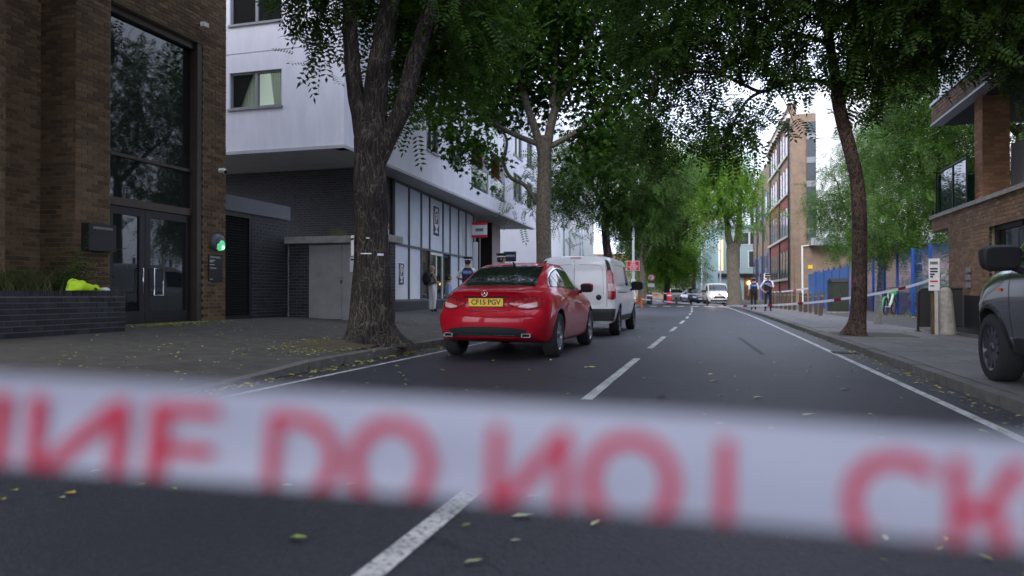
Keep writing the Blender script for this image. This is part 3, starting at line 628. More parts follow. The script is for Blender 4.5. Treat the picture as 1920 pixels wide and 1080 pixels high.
MB().fbox(FRt, 15.8, 16.9, 2.14, 2.19, -.6, -.5).build('strip_light', M('tube_lamp', (.9, .9, .9), .4, emit=(1, 1, 1), estr=1.2), wi)
for i in range(3): MB().fbox(FRt, 18.2, 18.42, 1.12 + i * .17, 1.24 + i * .17, .012, .05).build('meter_box', m_greymetal, rb)
# black barrier against the wall
br = thing('black_barrier', 'black framed barrier panel standing beside the concrete bollard', 'barrier', (4.9, 18.6, .1))
MB().tube([(4.47, 18.6, .1), (4.47, 18.6, .98), (4.50, 18.6, 1.06), (4.57, 18.6, 1.1), (5.38, 18.6, 1.1)], .028, 8).build('frame', m_black, br)
MB().tube([(4.47, 18.6, .24), (5.38, 18.6, .24)], .022, 8).build('bottom_rail', m_black, br); MB().box(4.5, 5.38, 18.59, 18.61, .26, 1.08).build('panel', M('barrier_panel', (.022, .022, .025), .6), br)
MB().box(4.41, 4.53, 18.54, 18.66, .105, .125).build('foot_plate', m_black, br)
m_cb = M('bollard_concrete', (.34, .32, .28), .9, var=.3, scale=9, bump=.3, bscale=60, detail=8)
def bollard(p, r, h, label, lean=0):
    prof = [(0, h), (r * .45, h - .015), (r * .72, h - .07), (r * .80, h - .14), (r * .86, h * .6), (r, 0)]
    o = MB().lathe(prof[::-1], 28, (0, 0, 0)).build('concrete_bollard', m_cb, loc=p, rot=(0, lean, 0)); tag(o, label, 'bollard')
    MB().lathe([(r * 1.005, .0), (r * 1.02, .02), (r * 1.0, .04)], 28).build('base_ring', m_cb, o, local=True)
bollard(tuple(G(1777, 627, .105)), .165, 1.02, 'thick tapered concrete bollard beside the timber sign post', math.radians(-3))
bollard(tuple(G(1647, 607, .105)), .125, .90, 'slimmer round topped concrete bollard near the green bicycle')
p = G(1751, 627, .105); sp = thing('sign_post', 'leaning white timber post with a narrow paper notice board', 'sign', p)
MB().box(p.x + .01, p.x + .075, p.y - .03, p.y + .03, .1, 1.12).build('post', M('pale_timber', (.5, .46, .40), .8, var=.15, scale=6), sp); MB().box(p.x - .055, p.x + .005, p.y - .0, p.y + .05, .1, 1.0).build('old_post', m_wood, sp)
MB().box(p.x - .11, p.x + .10, p.y - .05, p.y - .032, 1.05, 1.74).build('notice_board', m_paper, sp)
for z, w, m_ in ((1.66, .15, m_greymetal), (1.63, .15, m_greymetal), (1.52, .15, m_ink), (1.46, .15, m_ink), (1.40, .09, m_ink), (1.35, .06, m_ink), (1.25, .15, m_signred), (1.15, .08, m_greymetal)):
    MB().box(p.x - .085, p.x - .085 + w, p.y - .053, p.y - .05, z - .018, z + .018).build('printed_line', m_, sp)
# blue mesh fence
XF = 7.5
for k, (y0, y1) in enumerate(((24.5, 62.0),)):
    n = int((y1 - y0) / 2.5); labels = 'blue welded mesh fence panel between square posts along the forecourt'
    fe = thing('mesh_fence', 'tall blue welded mesh fence with square posts behind the bollards', 'fence', (XF, y0, .1))
    for i in range(n + 1):
        yy = y0 + i * 2.5; MB().box(XF - .05, XF + .05, yy - .05, yy + .05, .08, 2.8).build('post', m_blue, fe)
        if i < n:
            mb = MB()
            for j in range(1, 26): q = yy + .05 + j * .0925; mb.box(XF - .0025, XF + .0025, q - .0025, q + .0025, .15, 2.7)
            for j in range(13): z = .17 + j * .21; mb.box(XF - .009, XF - .003, yy + .05, yy + 2.45, z - .004, z + .004)
            mb.build('mesh_panel', m_blue, fe)
mb = MB(); mb.box(XF + .5, XF + .8, 24.5, 46, .05, 1.0)
o = mb.build('garden_wall', m_rbrick); tag(o, 'low brick wall behind the blue mesh fence', 'wall'); MB().box(XF + .45, XF + .85, 24.5, 46, 1.0, 1.06).build('coping', m_conc, o)
solid = thing('blue_hoarding', 'bright blue panelled fence section by the brick warehouse', 'fence', (6.6, 52, .1))
for i in range(5):
    a = C(1516 + i * 15, 551, 50 - i * 2.6); b = C(1516 + i * 15 + 14.6, 551, 50 - (i + 1) * 2.6 + .05); d = (b - a); d.z = 0
    fr = FR((a.x, a.y, 0), d, Vector((d.y, -d.x, 0))); MB().fbox(fr, 0, d.length - .06, .12, 2.35, -.02, .02).build('panel', M('hoarding_blue', (.028, .11, .33), .5, var=.1, scale=2), solid)
    MB().fbox(fr, d.length - .06, d.length, .1, 2.45, -.04, .04).build('post', m_blue, solid)
    for z in (.5, .95, 1.4, 1.85): MB().fbox(fr, 0, d.length - .06, z, z + .03, -.03, -.021).build('rail', m_blue, solid)
# street cabinet
p = G(1571, 587, .1); cb = thing('street_cabinet', 'dark green metal street cabinet with a pitched top', 'cabinet', p, rotz=math.radians(18))
MB().box(-.40, .40, -.28, .28, 0, .08).build('base', m_conc, cb, local=True); MB().box(-.37, .37, -.25, .25, .08, 1.42).build('body', M('cabinet_green', (.035, .042, .03), .6, var=.2), cb, local=True)
MB().add([(-.4, -.28, 1.42), (.4, -.28, 1.42), (.4, .28, 1.42), (-.4, .28, 1.42), (-.4, 0, 1.6), (.4, 0, 1.6)], [(0, 1, 5, 4), (2, 3, 4, 5), (1, 2, 5), (3, 0, 4), (3, 2, 1, 0)]).build('roof', m_black, cb, local=True)
for x in (-.185, .185): MB().box(x - .175, x + .175, -.262, -.251, .12, 1.38).build('door', M('cabinet_door', (.04, .048, .034), .55), cb, local=True)
MB().box(-.03, -.01, -.275, -.262, .7, .85).build('handle', m_chrome, cb, local=True)
# timber bollards
for i, (u, v, h, ln) in enumerate(((1538, 592, .98, .12), (1530, 590, .95, 0), (1519, 587.5, .9, 0), (1510, 586, .9, 0), (1501, 584.5, .95, 0), (1489, 582, 1.0, 0), (1480, 581, 1.0, 0), (1472, 580, 1.0, 0), (1464, 579, 1.0, 0), (1456, 578, 1.0, 0), (1449, 577, 1.0, 0))):
    p = G(u, v, .1); r = .085
    o = MB().lathe([(r, 0), (r, h - .05), (r * .8, h), (0, h)], 4 if i % 3 else 6).build('timber_bollard', m_wood, loc=p, rot=(0, ln, .5 + i * .1))
    if ln: tag(o, 'leaning weathered timber bollard at the end of the row', 'bollard')
    else: tag(o, ('second', 'third', 'fourth', 'fifth', 'sixth', 'seventh', 'eighth', 'ninth', 'tenth', 'eleventh')[i - 1] + ' brown timber bollard along the row from the leaning one', 'bollard', 'timber bollards along the forecourt')
    MB().lathe([(r * 1.04, h * .80), (r * 1.04, h * .84)], 4 if i % 3 else 6).build('band', m_greymetal, o, local=True)
# hire bicycle
p = G(1668, 590, .1); bk = thing('hire_bicycle', 'green and white electric hire bicycle parked before the mesh fence', 'bicycle', p, rotz=math.radians(62))
m_tyre = M('tyre_rubber', (.018, .018, .019), .85, bump=.2, bscale=80); m_bgreen = M('bike_green', (.06, .42, .06), .4); m_bwhite = M('bike_white', (.75, .77, .78), .35)
for x in (-.54, .54):
    wl = MB().lathe([(.335, -.02), (.345, -.012), (.35, 0), (.345, .012), (.335, .02), (.315, .012), (.315, -.012), (.335, -.02)], 32, (x, 0, .35), 'y').build('wheel', m_tyre, bk, local=True)
    sp_ = MB()
    for k in range(14): q = 2 * math.pi * k / 14; sp_.tube([(x, 0, .35), (x + .315 * math.cos(q), 0, .35 + .315 * math.sin(q))], .003, 3)
    sp_.build('spokes', m_chrome, wl, local=True)
MB().tube([(.50, 0, .50), (.44, 0, .95), (.40, 0, 1.12)], .028, 8).build('head_tube', m_bgreen, bk, local=True); MB().tube([(.46, 0, .85), (.18, 0, .50), (-.05, 0, .35), (-.15, 0, .34)], .05, 10).build('frame_beam', m_bwhite, bk, local=True)
MB().tube([(-.13, 0, .34), (-.22, 0, .75), (-.25, 0, .98)], .025, 8).build('seat_tube', m_bwhite, bk, local=True); MB().tube([(-.54, 0, .35), (-.15, 0, .34)], .022, 8).build('chain_stay', m_bwhite, bk, local=True)
MB().tube([(.54, .06, .35), (.50, .05, .6), (.48, 0, .74)], .018, 6).build('fork', m_black, bk, local=True); lump('saddle', (-.27, 0, .98), (.14, .07, .06), m_black, None, 2).parent = bk
MB().tube([(.30, -.3, 1.10), (.40, -.12, 1.14), (.40, .12, 1.14), (.30, .3, 1.10)], .014, 6).build('handlebar', m_black, bk, local=True); MB().box(.42, .66, -.13, .13, .86, 1.06).build('basket', m_bgreen, bk, local=True)
q_ = [(-.54 + .40 * math.cos(a), 0, .35 + .40 * math.sin(a)) for a in [math.radians(t) for t in range(20, 190, 12)]]
MB().tube(q_, .035, 6).build('mudguard', m_bgreen, bk, local=True); MB().tube([(-.1, 0, .3), (.0, .12, .02)], .012, 6).build('kickstand', m_black, bk, local=True)

# ================================================================ brick warehouse and buildings beyond, right side
m_wbuff = M('warehouse_brick', (.235, .165, .115), .9, var=.22, scale=2.0, bump=.2, bscale=15, detail=10); m_wred = M('warehouse_red', (.27, .075, .055), .9, var=.2, scale=2, bump=.2, bscale=15)
m_sill = M('stone_sill', (.55, .50, .43), .8); m_wglass = M('warehouse_glass', (.05, .065, .085), .12, spec=.8); m_wbar = M('slate_joinery', (.06, .07, .10), .5); m_bluepaint = M('blue_joinery', (.025, .06, .28), .5)
wc = C(1483, 551, 61); wd = Vector((math.sin(math.radians(-2.0)), math.cos(math.radians(-2.0)), 0))
FW = FR((wc.x, wc.y, 0), wd, Vector((-wd.y, wd.x, 0))); FWe = FR((wc.x, wc.y, 0), Vector((wd.y, -wd.x, 0)), -wd)
wh_ = thing('brick_warehouse', 'tall victorian brick warehouse with arched windows and red brick bands', 'building', (wc.x + 4, wc.y + 8, .1))
mb = MB(); mb.fbox(FW, 0, 18, .05, 16.2, -12, 0); mb.build('wall', m_wbuff, wh_)
# parapet over the street front
MB().fbox(FW, 0, 18, 16.26, 17.1, -.5, .0).build('parapet', m_wbuff, wh_); MB().fbox(FW, -.08, 18.08, 17.1, 17.25, -.6, .1).build('parapet_coping', m_sill, wh_)
for a, b in ((5.0, 6.0), (8.7, 9.7)): MB().fbox(FW, .9, 17.2, a - .05, b + .05, .0, .03).build('red_band', m_wred, wh_)
MB().fbox(FW, .9, 17.2, 1.0, 2.2, .0, .03).build('red_band', m_wred, wh_); MB().fbox(FW, -.1, 18.1, 15.9, 16.25, .0, .3).build('cornice', m_sill, wh_)
def arch(u0, u1, z0, z1, n=8):
    c = (u0 + u1) / 2; r = (u1 - u0) / 2; return [(u0, z0), (u1, z0)] + [(c + r * math.cos(math.pi * i / n), z1 - r * .8 + r * .8 * math.sin(math.pi * i / n)) for i in range(n + 1)]
for zr0, zr1 in ((2.35, 4.75), (6.05, 8.5), (9.75, 12.0), (13.1, 15.2)):
    for k in range(8):
        u = 1.5 + k * 2.0
        if k in (3, 7): continue
        wn = MB().fprism(FW, arch(u - .12, u + 1.22, zr0 + .9, zr1 + .18), .031, .06).build('window', m_wred, wh_)
        MB().fprism(FW, arch(u, u + 1.1, zr0, zr1), .03, .07).build('pane', m_wglass, wn)
        fb = MB(); fb.fbox(FW, u + .52, u + .58, zr0, zr1 - .15, .07, .08)
        for z in (zr0 + .8, zr0 + 1.6): fb.fbox(FW, u, u + 1.1, z, z + .05, .07, .079)
        fb.build('glazing_bar', m_sill if zr0 > 9 else m_wbar, wn)
    MB().fbox(FW, 1.0, 17, zr0 - .2, zr0, .03, .18).build('sill_course', m_sill, wh_)
for u in (.6, 7.2, 15.2): MB().tube([FW.pt(u, .2, .1), FW.pt(u, 15.8, .1)], .07, 6).build('drainpipe', m_black, wh_)
MB().tube([FWe.pt(.9, .2, .12), FWe.pt(.9, 5.0, .12), FWe.pt(3.5, 5.3, .12)], .09, 6).build('drainpipe', m_white, wh_)
w2 = thing('loading_warehouse', 'buff brick warehouse with tall blue loading doors', 'building', tuple(FW.pt(28, .1, -4)))
mb = MB(); mb.fbox(FW, 18.05, 46, .05, 14.6, -12, -.25); mb.build('wall', m_wbuff, w2); MB().fprism(FW, [(18.05, 14.6), (46, 14.6), (46, 15.0), (30, 15.9), (18.05, 16.0)], -1, -.25).build('parapet', m_wbuff, w2)
for u in (20, 27, 35, 42):
    for a, b in ((.4, 5.6), (9.6, 12.4)):
        dd = MB().fbox(FW, u, u + 2.4, a, b, -.25, -.12).build('loading_door', m_bluepaint, w2); MB().fbox(FW, u + .4, u + 2.0, a + 2.2 if a < 1 else a + .5, b - .4, -.12, -.09).build('pane', m_wglass, dd)
for u in (24.3, 32, 39.5):
    for a in (3.2, 7.2): MB().fbox(FW, u, u + .9, a, a + 2.2, -.25, -.18).build('window', m_wglass, w2)
    MB().tube([FW.pt(u + 1.5, .2, -.15), FW.pt(u + 1.5, 14, -.15)], .07, 6).build('drainpipe', m_black, w2)
# white block and canopy behind the willow
wk = thing('white_block', 'modern white panelled block with dark glazing behind the willow', 'building', tuple(FWe.pt(9, .1, -3)))
mb = MB(); mb.fbox(FWe, 2.0, 30, 5.6, 19, -10, .2); mb.build('wall', M('white_cladding', (.78, .77, .77), .6, var=.04, scale=.6), wk)
MB().fbox(FWe, 1.25, 2.0, 5.6, 15.5, -10, .1).build('glazed_bay', M('bay_glass', (.05, .06, .07), .3), wk)
for z in range(6, 15, 2): MB().fbox(FWe, 1.25, 2.0, z, z + .5, .1, .16).build('spandrel', m_greymetal, wk)
for z in (8.4, 11.2, 14): MB().fbox(FWe, 2.0, 30, z, z + .05, .2, .22).build('panel_joint', m_greymetal, wk)
MB().fbox(FWe, 1.4, 12, 5.0, 5.6, -8, 1.4).build('canopy', M('canopy_grey', (.30, .31, .33), .6), wk); MB().fbox(FWe, .3, 16, .05, 5.0, -6, .06).build('ground_floor_wall', m_wbuff, wk)
MB().fbox(FWe, 1.35, 1.7, 3.1, 3.4, .06, .1).build('yellow_sign', m_yellow, wk); MB().lathe([(0, .2), (.2, .15), (.25, 0)], 16, FWe.pt(6.4, 3.2, .06), 'y').build('wall_lamp', m_white, wk)
# teal pub and grey block far down the street
def plain(name, label, cat, u0, u1, d, h, mat, wins, z0=.0, depth=14, rot=0):
    a, b = C(u0, 551, d), C(u1, 551, d + rot); dv = b - a; dv.z = 0; fr = FR((a.x, a.y, 0), dv, Vector((dv.y, -dv.x, 0))); L = dv.length
    t = thing(name, label, cat, tuple(fr.pt(L / 2, 0, -depth / 2))); MB().fbox(fr, 0, L, z0, h, -depth, 0).build('wall', mat, t)
    for (fu, fz, w, hh) in wins:
        wn = MB().fbox(fr, fu * L, fu * L + w, fz, fz + hh, .0, .06).build('window', m_white if mat is not m_greyb else m_greymetal, t); MB().fbox(fr, fu * L + .1, fu * L + w - .1, fz + .1, fz + hh - .1, .06, .08).build('pane', m_wglass, wn)
    MB().fbox(fr, -.1, L + .1, h, h + .3, -depth, .2).build('parapet', mat, t); return t, fr, L
m_teal = M('teal_paint', (.36, .50, .53), .7, var=.06); m_greyb = M('grey_cladding', (.20, .19, .20), .8, var=.1)
t, fr, L = plain('teal_pub', 'pale teal painted pub at the end of the street', 'building', 1346, 1425, 100, 10.2, m_teal, [(.72, 4.6, 1.7, 2.4), (.30, 4.4, 1.4, 3.0), (.5, 7.8, 1.4, 1.8), (.75, 7.8, 1.4, 1.8)])
MB().fbox(fr, 0, L, 3.3, 3.8, .0, .4).build('fascia', m_black, t); MB().fbox(fr, L * .62, L * .95, .2, 3.2, .0, .1).build('pub_front', M('pub_timber', (.12, .06, .03), .6), t)
MB().fbox(fr, L * .70, L * .74, 2.3, 2.7, .1, .3).build('lamp', M('warm_lamp', (1, .7, .2), .5, emit=(1, .65, .15), estr=14), t); MB().fbox(fr, L * .02, L * .12, 4.2, 8.5, .0, .2).build('lit_bay', M('warm_bay', (.75, .6, .4), .6, emit=(1, .75, .4), estr=.5), t)
plain('grey_block', 'dark grey office block with ribbon windows at the end of the street', 'building', 1312, 1351, 125, 12.5, m_greyb, [(.08, z, 2.6, 1.3) for z in (3, 6, 9)] + [(.5, z, 1.5, 1.3) for z in (3, 6, 9)])
plain('corner_house', 'pale grey corner house between the pub and the office block', 'building', 1344, 1356, 112, 13.8, M('pale_stucco', (.5, .48, .47), .8), [(.2, z, .5, 1.3) for z in (5, 8)])
plain('brick_terrace', 'terrace of brick houses closing the view behind the trees', 'building', 1090, 1316, 150, 9, M('far_brick', (.26, .16, .11), .9, var=.2, scale=1), [(.05 + .08 * i, z, 1.2, 1.8) for i in range(11) for z in (2, 5.4)])

# ================================================================ poles and signs along the street
def pole(u, d, top_v, r, label, mat=m_white, z0=None, name='lamp_post'):
    p = C(u, 551, d); zb = z0 if z0 is not None else .1; ht = H + (VH - top_v) / F * d; t = thing(name, label, 'lamp post', (p.x, p.y, zb))
    MB().lathe([(r * 1.9, 0), (r * 1.9, .9), (r * 1.3, 1.0), (r, 1.1)], 12, (p.x, p.y, zb)).build('base', mat, t); MB().tube([(p.x, p.y, zb + 1.05), (p.x, p.y, ht)], [r, r * .7], 10).build('shaft', mat, t)
    MB().tube([(p.x, p.y, ht), (p.x - .1, p.y, ht + .25), (p.x + .9, p.y, ht + .35)], r * .6, 8).build('arm', mat, t); MB().box(p.x + .8, p.x + 1.5, p.y - .12, p.y + .12, ht + .28, ht + .4).build('lantern', m_greymetal, t); return t, p
m_pole = M('galvanised_white', (.62, .64, .66), .45, metal=.2)
t, p = pole(1187.5, 47, 300, .085, 'white lamp post carrying the red road layout sign', m_pole)
sg = thing('road_sign', 'red rectangular temporary road sign with white lettering on the lamp post', 'sign', (p.x, p.y - .12, 2.4)); z = H + (VH - 498.5) / F * 47
MB().box(p.x - .41, p.x + .41, p.y - .13, p.y - .105, z - .32, z + .32).build('border', m_white, sg); MB().box(p.x - .385, p.x + .385, p.y - .138, p.y - .13, z - .295, z + .295).build('panel', m_signred, sg)
for i, (s_, w_) in enumerate((('NEW', .26), ('ROAD', .34), ('LAYOUT', .6), ('AHEAD', .42))): lettering(s_, .155, (p.x, p.y - .14, z + .205 - i * .137), (1, 0, 0), (0, 0, 1), m_white, sg, width=w_, bold=.003)
MB().box(p.x - .13, p.x + .13, p.y - .2, p.y - .1, 1.3, 1.95).build('control_box', m_white, t)
pole(1316, 84, 470, .09, 'white lamp post before the grey office block', m_pole); pole(1351, 78, 440, .09, 'white lamp post beside the forked street tree', m_pole)
nt2 = thing('turn_sign', 'round red-bordered no right turn sign on a grey pole', 'sign', C(1221, 570, 66)); p = C(1221, 521, 66)
MB().tube([(p.x, p.y, .1), (p.x, p.y, p.z + .3)], .05, 8).build('pole', m_greymetal, nt2); MB().lathe([(0, -.1), (.36, -.1), (.36, -.06)], 24, p, 'y').build('disc', m_signred, nt2)
MB().lathe([(0, -.115), (.26, -.112), (.26, -.1)], 24, p, 'y').build('face', m_white, nt2); MB().tube([p + Vector((-.1, -.12, -.15)), p + Vector((-.1, -.12, .08)), p + Vector((.12, -.12, .08))], .03, 5).build('arrow', m_ink, nt2)
MB().box(p.x - .3, p.x + .3, p.y - .1, p.y - .07, p.z - .85, p.z - .5).build('sub_plate', m_white, nt2)
ps = thing('parking_sign', 'white square bus stand sign on a pole behind the police officers', 'sign', C(1438, 570, 50)); p = C(1438, 518, 50)
MB().tube([(p.x, p.y, .1), (p.x, p.y, p.z + .2)], .04, 8).build('pole', m_greymetal, ps); MB().box(p.x - .2, p.x + .2, p.y - .05, p.y - .03, p.z - .2, p.z + .2).build('panel', m_white, ps)
MB().box(p.x - .13, p.x + .13, p.y - .056, p.y - .05, p.z - .12, p.z + .13).build('symbol', m_ink, ps); MB().box(p.x - .08, p.x + .08, p.y - .06, p.y - .056, p.z - .02, p.z + .06).build('symbol_window', m_white, ps); MB().box(p.x - .24, p.x + .24, p.y - .05, p.y - .03, p.z - .32, p.z - .25).build('sub_plate', m_white, ps)
for u, d, c, lab in ((1300 - 45, 62, m_signred, 'red litter bin by the far crossing'), (1218, 60, m_black, 'black litter bin by the far crossing')):
    p = C(u, 551, d); o = MB().lathe([(0, 0), (.2, 0), (.22, .1), (.22, .9), (.16, 1.0), (0, 1.02)], 14, (p.x, p.y, .1)).build('litter_bin', c); tag(o, lab, 'bin'); MB().lathe([(.225, .7), (.225, .8)], 14, (p.x, p.y, .1)).build('band', m_white, o)
cn = thing('orange_barrier', 'small orange roadwork barrier at the kerb beyond the van', 'barrier', C(1196, 572, 44)); p = C(1196, 572, 44)
m_or = M('orange_plastic_barrier', (.85, .2, .03), .5)
for a in (-.2, .2): MB().box(p.x + a - .04, p.x + a + .04, p.y - .15, p.y + .15, .12, .75).build('leg', m_or, cn)
for z in (.35, .6): MB().box(p.x - .25, p.x + .25, p.y - .03, p.y + .03, z, z + .12).build('rail', m_or, cn)
# ================================================================ vehicles
def herm(pts, y):
    xs = [p[0] for p in pts]; vs = [p[1] for p in pts]; n = len(xs)
    if y <= xs[0]: return vs[0]
    if y >= xs[-1]: return vs[-1]
    i = max(k for k in range(n - 1) if xs[k] <= y)
    def tan(k):
        if k == 0: return (vs[1] - vs[0]) / (xs[1] - xs[0])
        if k == n - 1: return (vs[-1] - vs[-2]) / (xs[-1] - xs[-2])
        a, b = (vs[k] - vs[k - 1]) / (xs[k] - xs[k - 1]), (vs[k + 1] - vs[k]) / (xs[k + 1] - xs[k])
        return 0 if a * b <= 0 else 2 * a * b / (a + b)
    h = xs[i + 1] - xs[i]; t = (y - xs[i]) / h; a, b = tan(i) * h, tan(i + 1) * h
    return (2 * t ** 3 - 3 * t * t + 1) * vs[i] + (t ** 3 - 2 * t * t + t) * a + (-2 * t ** 3 + 3 * t * t) * vs[i + 1] + (t ** 3 - t * t) * b
def crom(P, n):
    out = []; k = len(P) - 1
    for s in range(n + 1):
        q = s / n * k; i = min(int(q), k - 1); t = q - i; p0, p1, p2, p3 = (np.array(P[max(i - 1, 0)]), np.array(P[i]), np.array(P[i + 1]), np.array(P[min(i + 2, k)]))
        out.append(.5 * (2 * p1 + (p2 - p0) * t + (2 * p0 - 5 * p1 + 4 * p2 - p3) * t * t + (3 * p1 - p0 - 3 * p2 + p3) * t ** 3))
    return out
def body_mesh(cv, L, rear, front, corner, nst=72, nr=36, ncap=20):
    c = lambda k, y: herm(cv[k], y)
    V = []; rows = []
    for i in range(nst + 1):
        y = L * i / nst; zb, ws, wm, zm, wsh, zsh, wr, zr, zt = (c(k, y) for k in ('zb', 'ws', 'wm', 'zm', 'wsh', 'zsh', 'wr', 'zr', 'zt'))
        P = [(0, zb), (ws * .8, zb), (ws * .985, zb + .035), (ws + (wm - ws) * .7, zb + (zm - zb) * .5), (wm, zm), (wm * .6 + wsh * .4 + .012, zm * .35 + zsh * .65), (wsh, zsh), (wsh * .62 + wr * .38 + .008, zsh * .6 + zr * .4), (wr, zr), (wr * .86, zr * .35 + zt * .65), (wr * .5, zt - (zt - zr) * .06), (0, zt)]
        rows.append([(abs(p[0]), y, p[1]) for p in crom(P, nr)])
    def disp(p):
        x, y, z = p; w = c('wm', min(max(y, .3), L - .3)); q = min(abs(x) / w, 1)
        if y < 1.0: y = y + (herm(rear, z) + corner[0] * q ** corner[1]) * (1 - y / 1.0) ** 2
        if y > L - 1.0: y = y - (herm(front, z) + corner[2] * q ** corner[3]) * (1 - (L - y) / 1.0) ** 2
        return (x, y, z)
    ring = 2 * nr; Fc = []
    for r in rows:
        V += [disp(p) for p in r] + [disp((-p[0], p[1], p[2])) for p in r[1:-1][::-1]]
    for i in range(nst):
        for j in range(ring):
            a, b = i * ring + j, i * ring + (j + 1) % ring; Fc.append((a, b, b + ring, a + ring))
    def cap(i, flip):
        base = i * ring; prev = None
        r = rows[i]
        for j in range(nr + 1):
            if j in (0, nr): line = [base + j] * (ncap + 1)
            else:
                line = [base + j]
                for k in range(1, ncap):
                    t = k / ncap; V.append(disp((r[j][0] * (1 - 2 * t), r[j][1], r[j][2]))); line.append(len(V) - 1)
                line.append(base + ring - j)
            if prev:
                for k in range(ncap):
                    f = []
                    for q in (prev[k], line[k], line[k + 1], prev[k + 1]):
                        if q not in f: f.append(q)
                    if len(f) > 2: Fc.append(tuple(f[::-1] if flip else f))
            prev = line
    cap(0, True); cap(nst, False)
    return V, Fc
def arches(V, Fc, cuts, mats):
    me = bpy.data.meshes.new('body'); me.from_pydata([tuple(v) for v in V], [], Fc)
    for m_ in mats: me.materials.append(m_)
    bm = bmesh.new(); bm.from_mesh(me); bmesh.ops.recalc_face_normals(bm, faces=bm.faces); bm.to_mesh(me); bm.free()
    me.polygons.foreach_set('use_smooth', [True] * len(me.polygons))
    bvh = BVHTree.FromPolygons([tuple(v) for v in V], Fc)
    o = link(bpy.data.objects.new('tmp', me)); cs = []
    mb = MB()
    for (x0, x1, y, z, r) in cuts:
        n = 40; vs = [(x, y + r * math.cos(2 * math.pi * k / n), z + r * math.sin(2 * math.pi * k / n)) for x in (x0, x1) for k in range(n)]
        mb.add(vs, [tuple(range(n))[::-1], tuple(range(n, 2 * n))] + [(k, (k + 1) % n, n + (k + 1) % n, n + k) for k in range(n)], 1)
    cm = mb.mesh('cut', mats); b2 = bmesh.new(); b2.from_mesh(cm); bmesh.ops.recalc_face_normals(b2, faces=b2.faces); b2.to_mesh(cm); b2.free()
    c = link(bpy.data.objects.new('tmpcut', cm))
    md = o.modifiers.new('b', 'BOOLEAN'); md.operation = 'DIFFERENCE'; md.object = c; md.solver = 'EXACT'
    dg = bpy.context.evaluated_depsgraph_get(); res = bpy.data.meshes.new_from_object(o.evaluated_get(dg))
    bpy.data.objects.remove(o); bpy.data.objects.remove(c)
    return res, bvh
def ray_rear(x, z, yc=.9): f = math.atan2(x, yc); return Vector((math.sin(f) * 3, yc - 3 * math.cos(f), z)), Vector((-math.sin(f), math.cos(f), 0))
def ray_front(L): return lambda x, z: (Vector((math.sin(math.atan2(x, .9)) * 3, L - .9 + 3 * math.cos(math.atan2(x, .9)), z)), Vector((-math.sin(math.atan2(x, .9)), -math.cos(math.atan2(x, .9)), 0)))
def ray_side(s): return lambda y, z: (Vector((3 * s, y, z)), Vector((-s, 0, 0)))
def ray_top(x, y): return Vector((x, y, 4)), Vector((0, 0, -1))
def patch(bvh, ray, A, B, off, name, mat, parent, nu=24, nv=6):
    """a panel lying on the body between two outline curves A and B (lists of 2-d points)"""
    V = []; Fc = []
    def at(Cv, t):
        q = t * (len(Cv) - 1); i = min(int(q), len(Cv) - 2); f = q - i; return (Cv[i][0] * (1 - f) + Cv[i + 1][0] * f, Cv[i][1] * (1 - f) + Cv[i + 1][1] * f)
    last = None
    for i in range(nu + 1):
        a, b = at(A, i / nu), at(B, i / nu)
        for j in range(nv + 1):
            t = j / nv; o, d = ray(a[0] * (1 - t) + b[0] * t, a[1] * (1 - t) + b[1] * t); h = bvh.ray_cast(o, d)
            p = h[0] - d * off if h[0] is not None else (last or o + d * 2); last = p; V.append(tuple(p))
    for i in range(nu):
        for j in range(nv): a = i * (nv + 1) + j; Fc.append((a, a + 1, a + nv + 2, a + nv + 1))
    return put(name, mesh_np(name, V, Fc, mat, True), parent, local=True)
def seam(bvh, ray, pts, w, name, mat, parent, off=.003):
    A = []; B = []
    for i, p in enumerate(pts):
        q0, q1 = pts[max(i - 1, 0)], pts[min(i + 1, len(pts) - 1)]; dx, dz = q1[0] - q0[0], q1[1] - q0[1]; l = math.hypot(dx, dz) or 1
        A.append((p[0] - dz / l * w / 2, p[1] + dx / l * w / 2)); B.append((p[0] + dz / l * w / 2, p[1] - dx / l * w / 2))
    return patch(bvh, ray, A, B, off, name, mat, parent, nu=max(12, len(pts) * 5), nv=1)
m_alloy = M('alloy_rim', (.34, .35, .37), .3, metal=.9); m_dalloy = M('dark_alloy', (.09, .09, .10), .35, metal=.7); m_carglass = M('car_glass', (.012, .016, .016), .04, spec=.9); m_plastic = M('black_plastic', (.02, .02, .022), .6)
m_tail = M('tail_lamp_red', (.68, .05, .06), .08, coat=1, col2=(.20, .004, .008), scale=16); m_tailc = M('tail_lamp_clear', (.74, .50, .50), .15, coat=.5); m_seam = M('panel_gap', (.012, .008, .008), .8); m_head = M('head_lamp', (.7, .72, .75), .1)
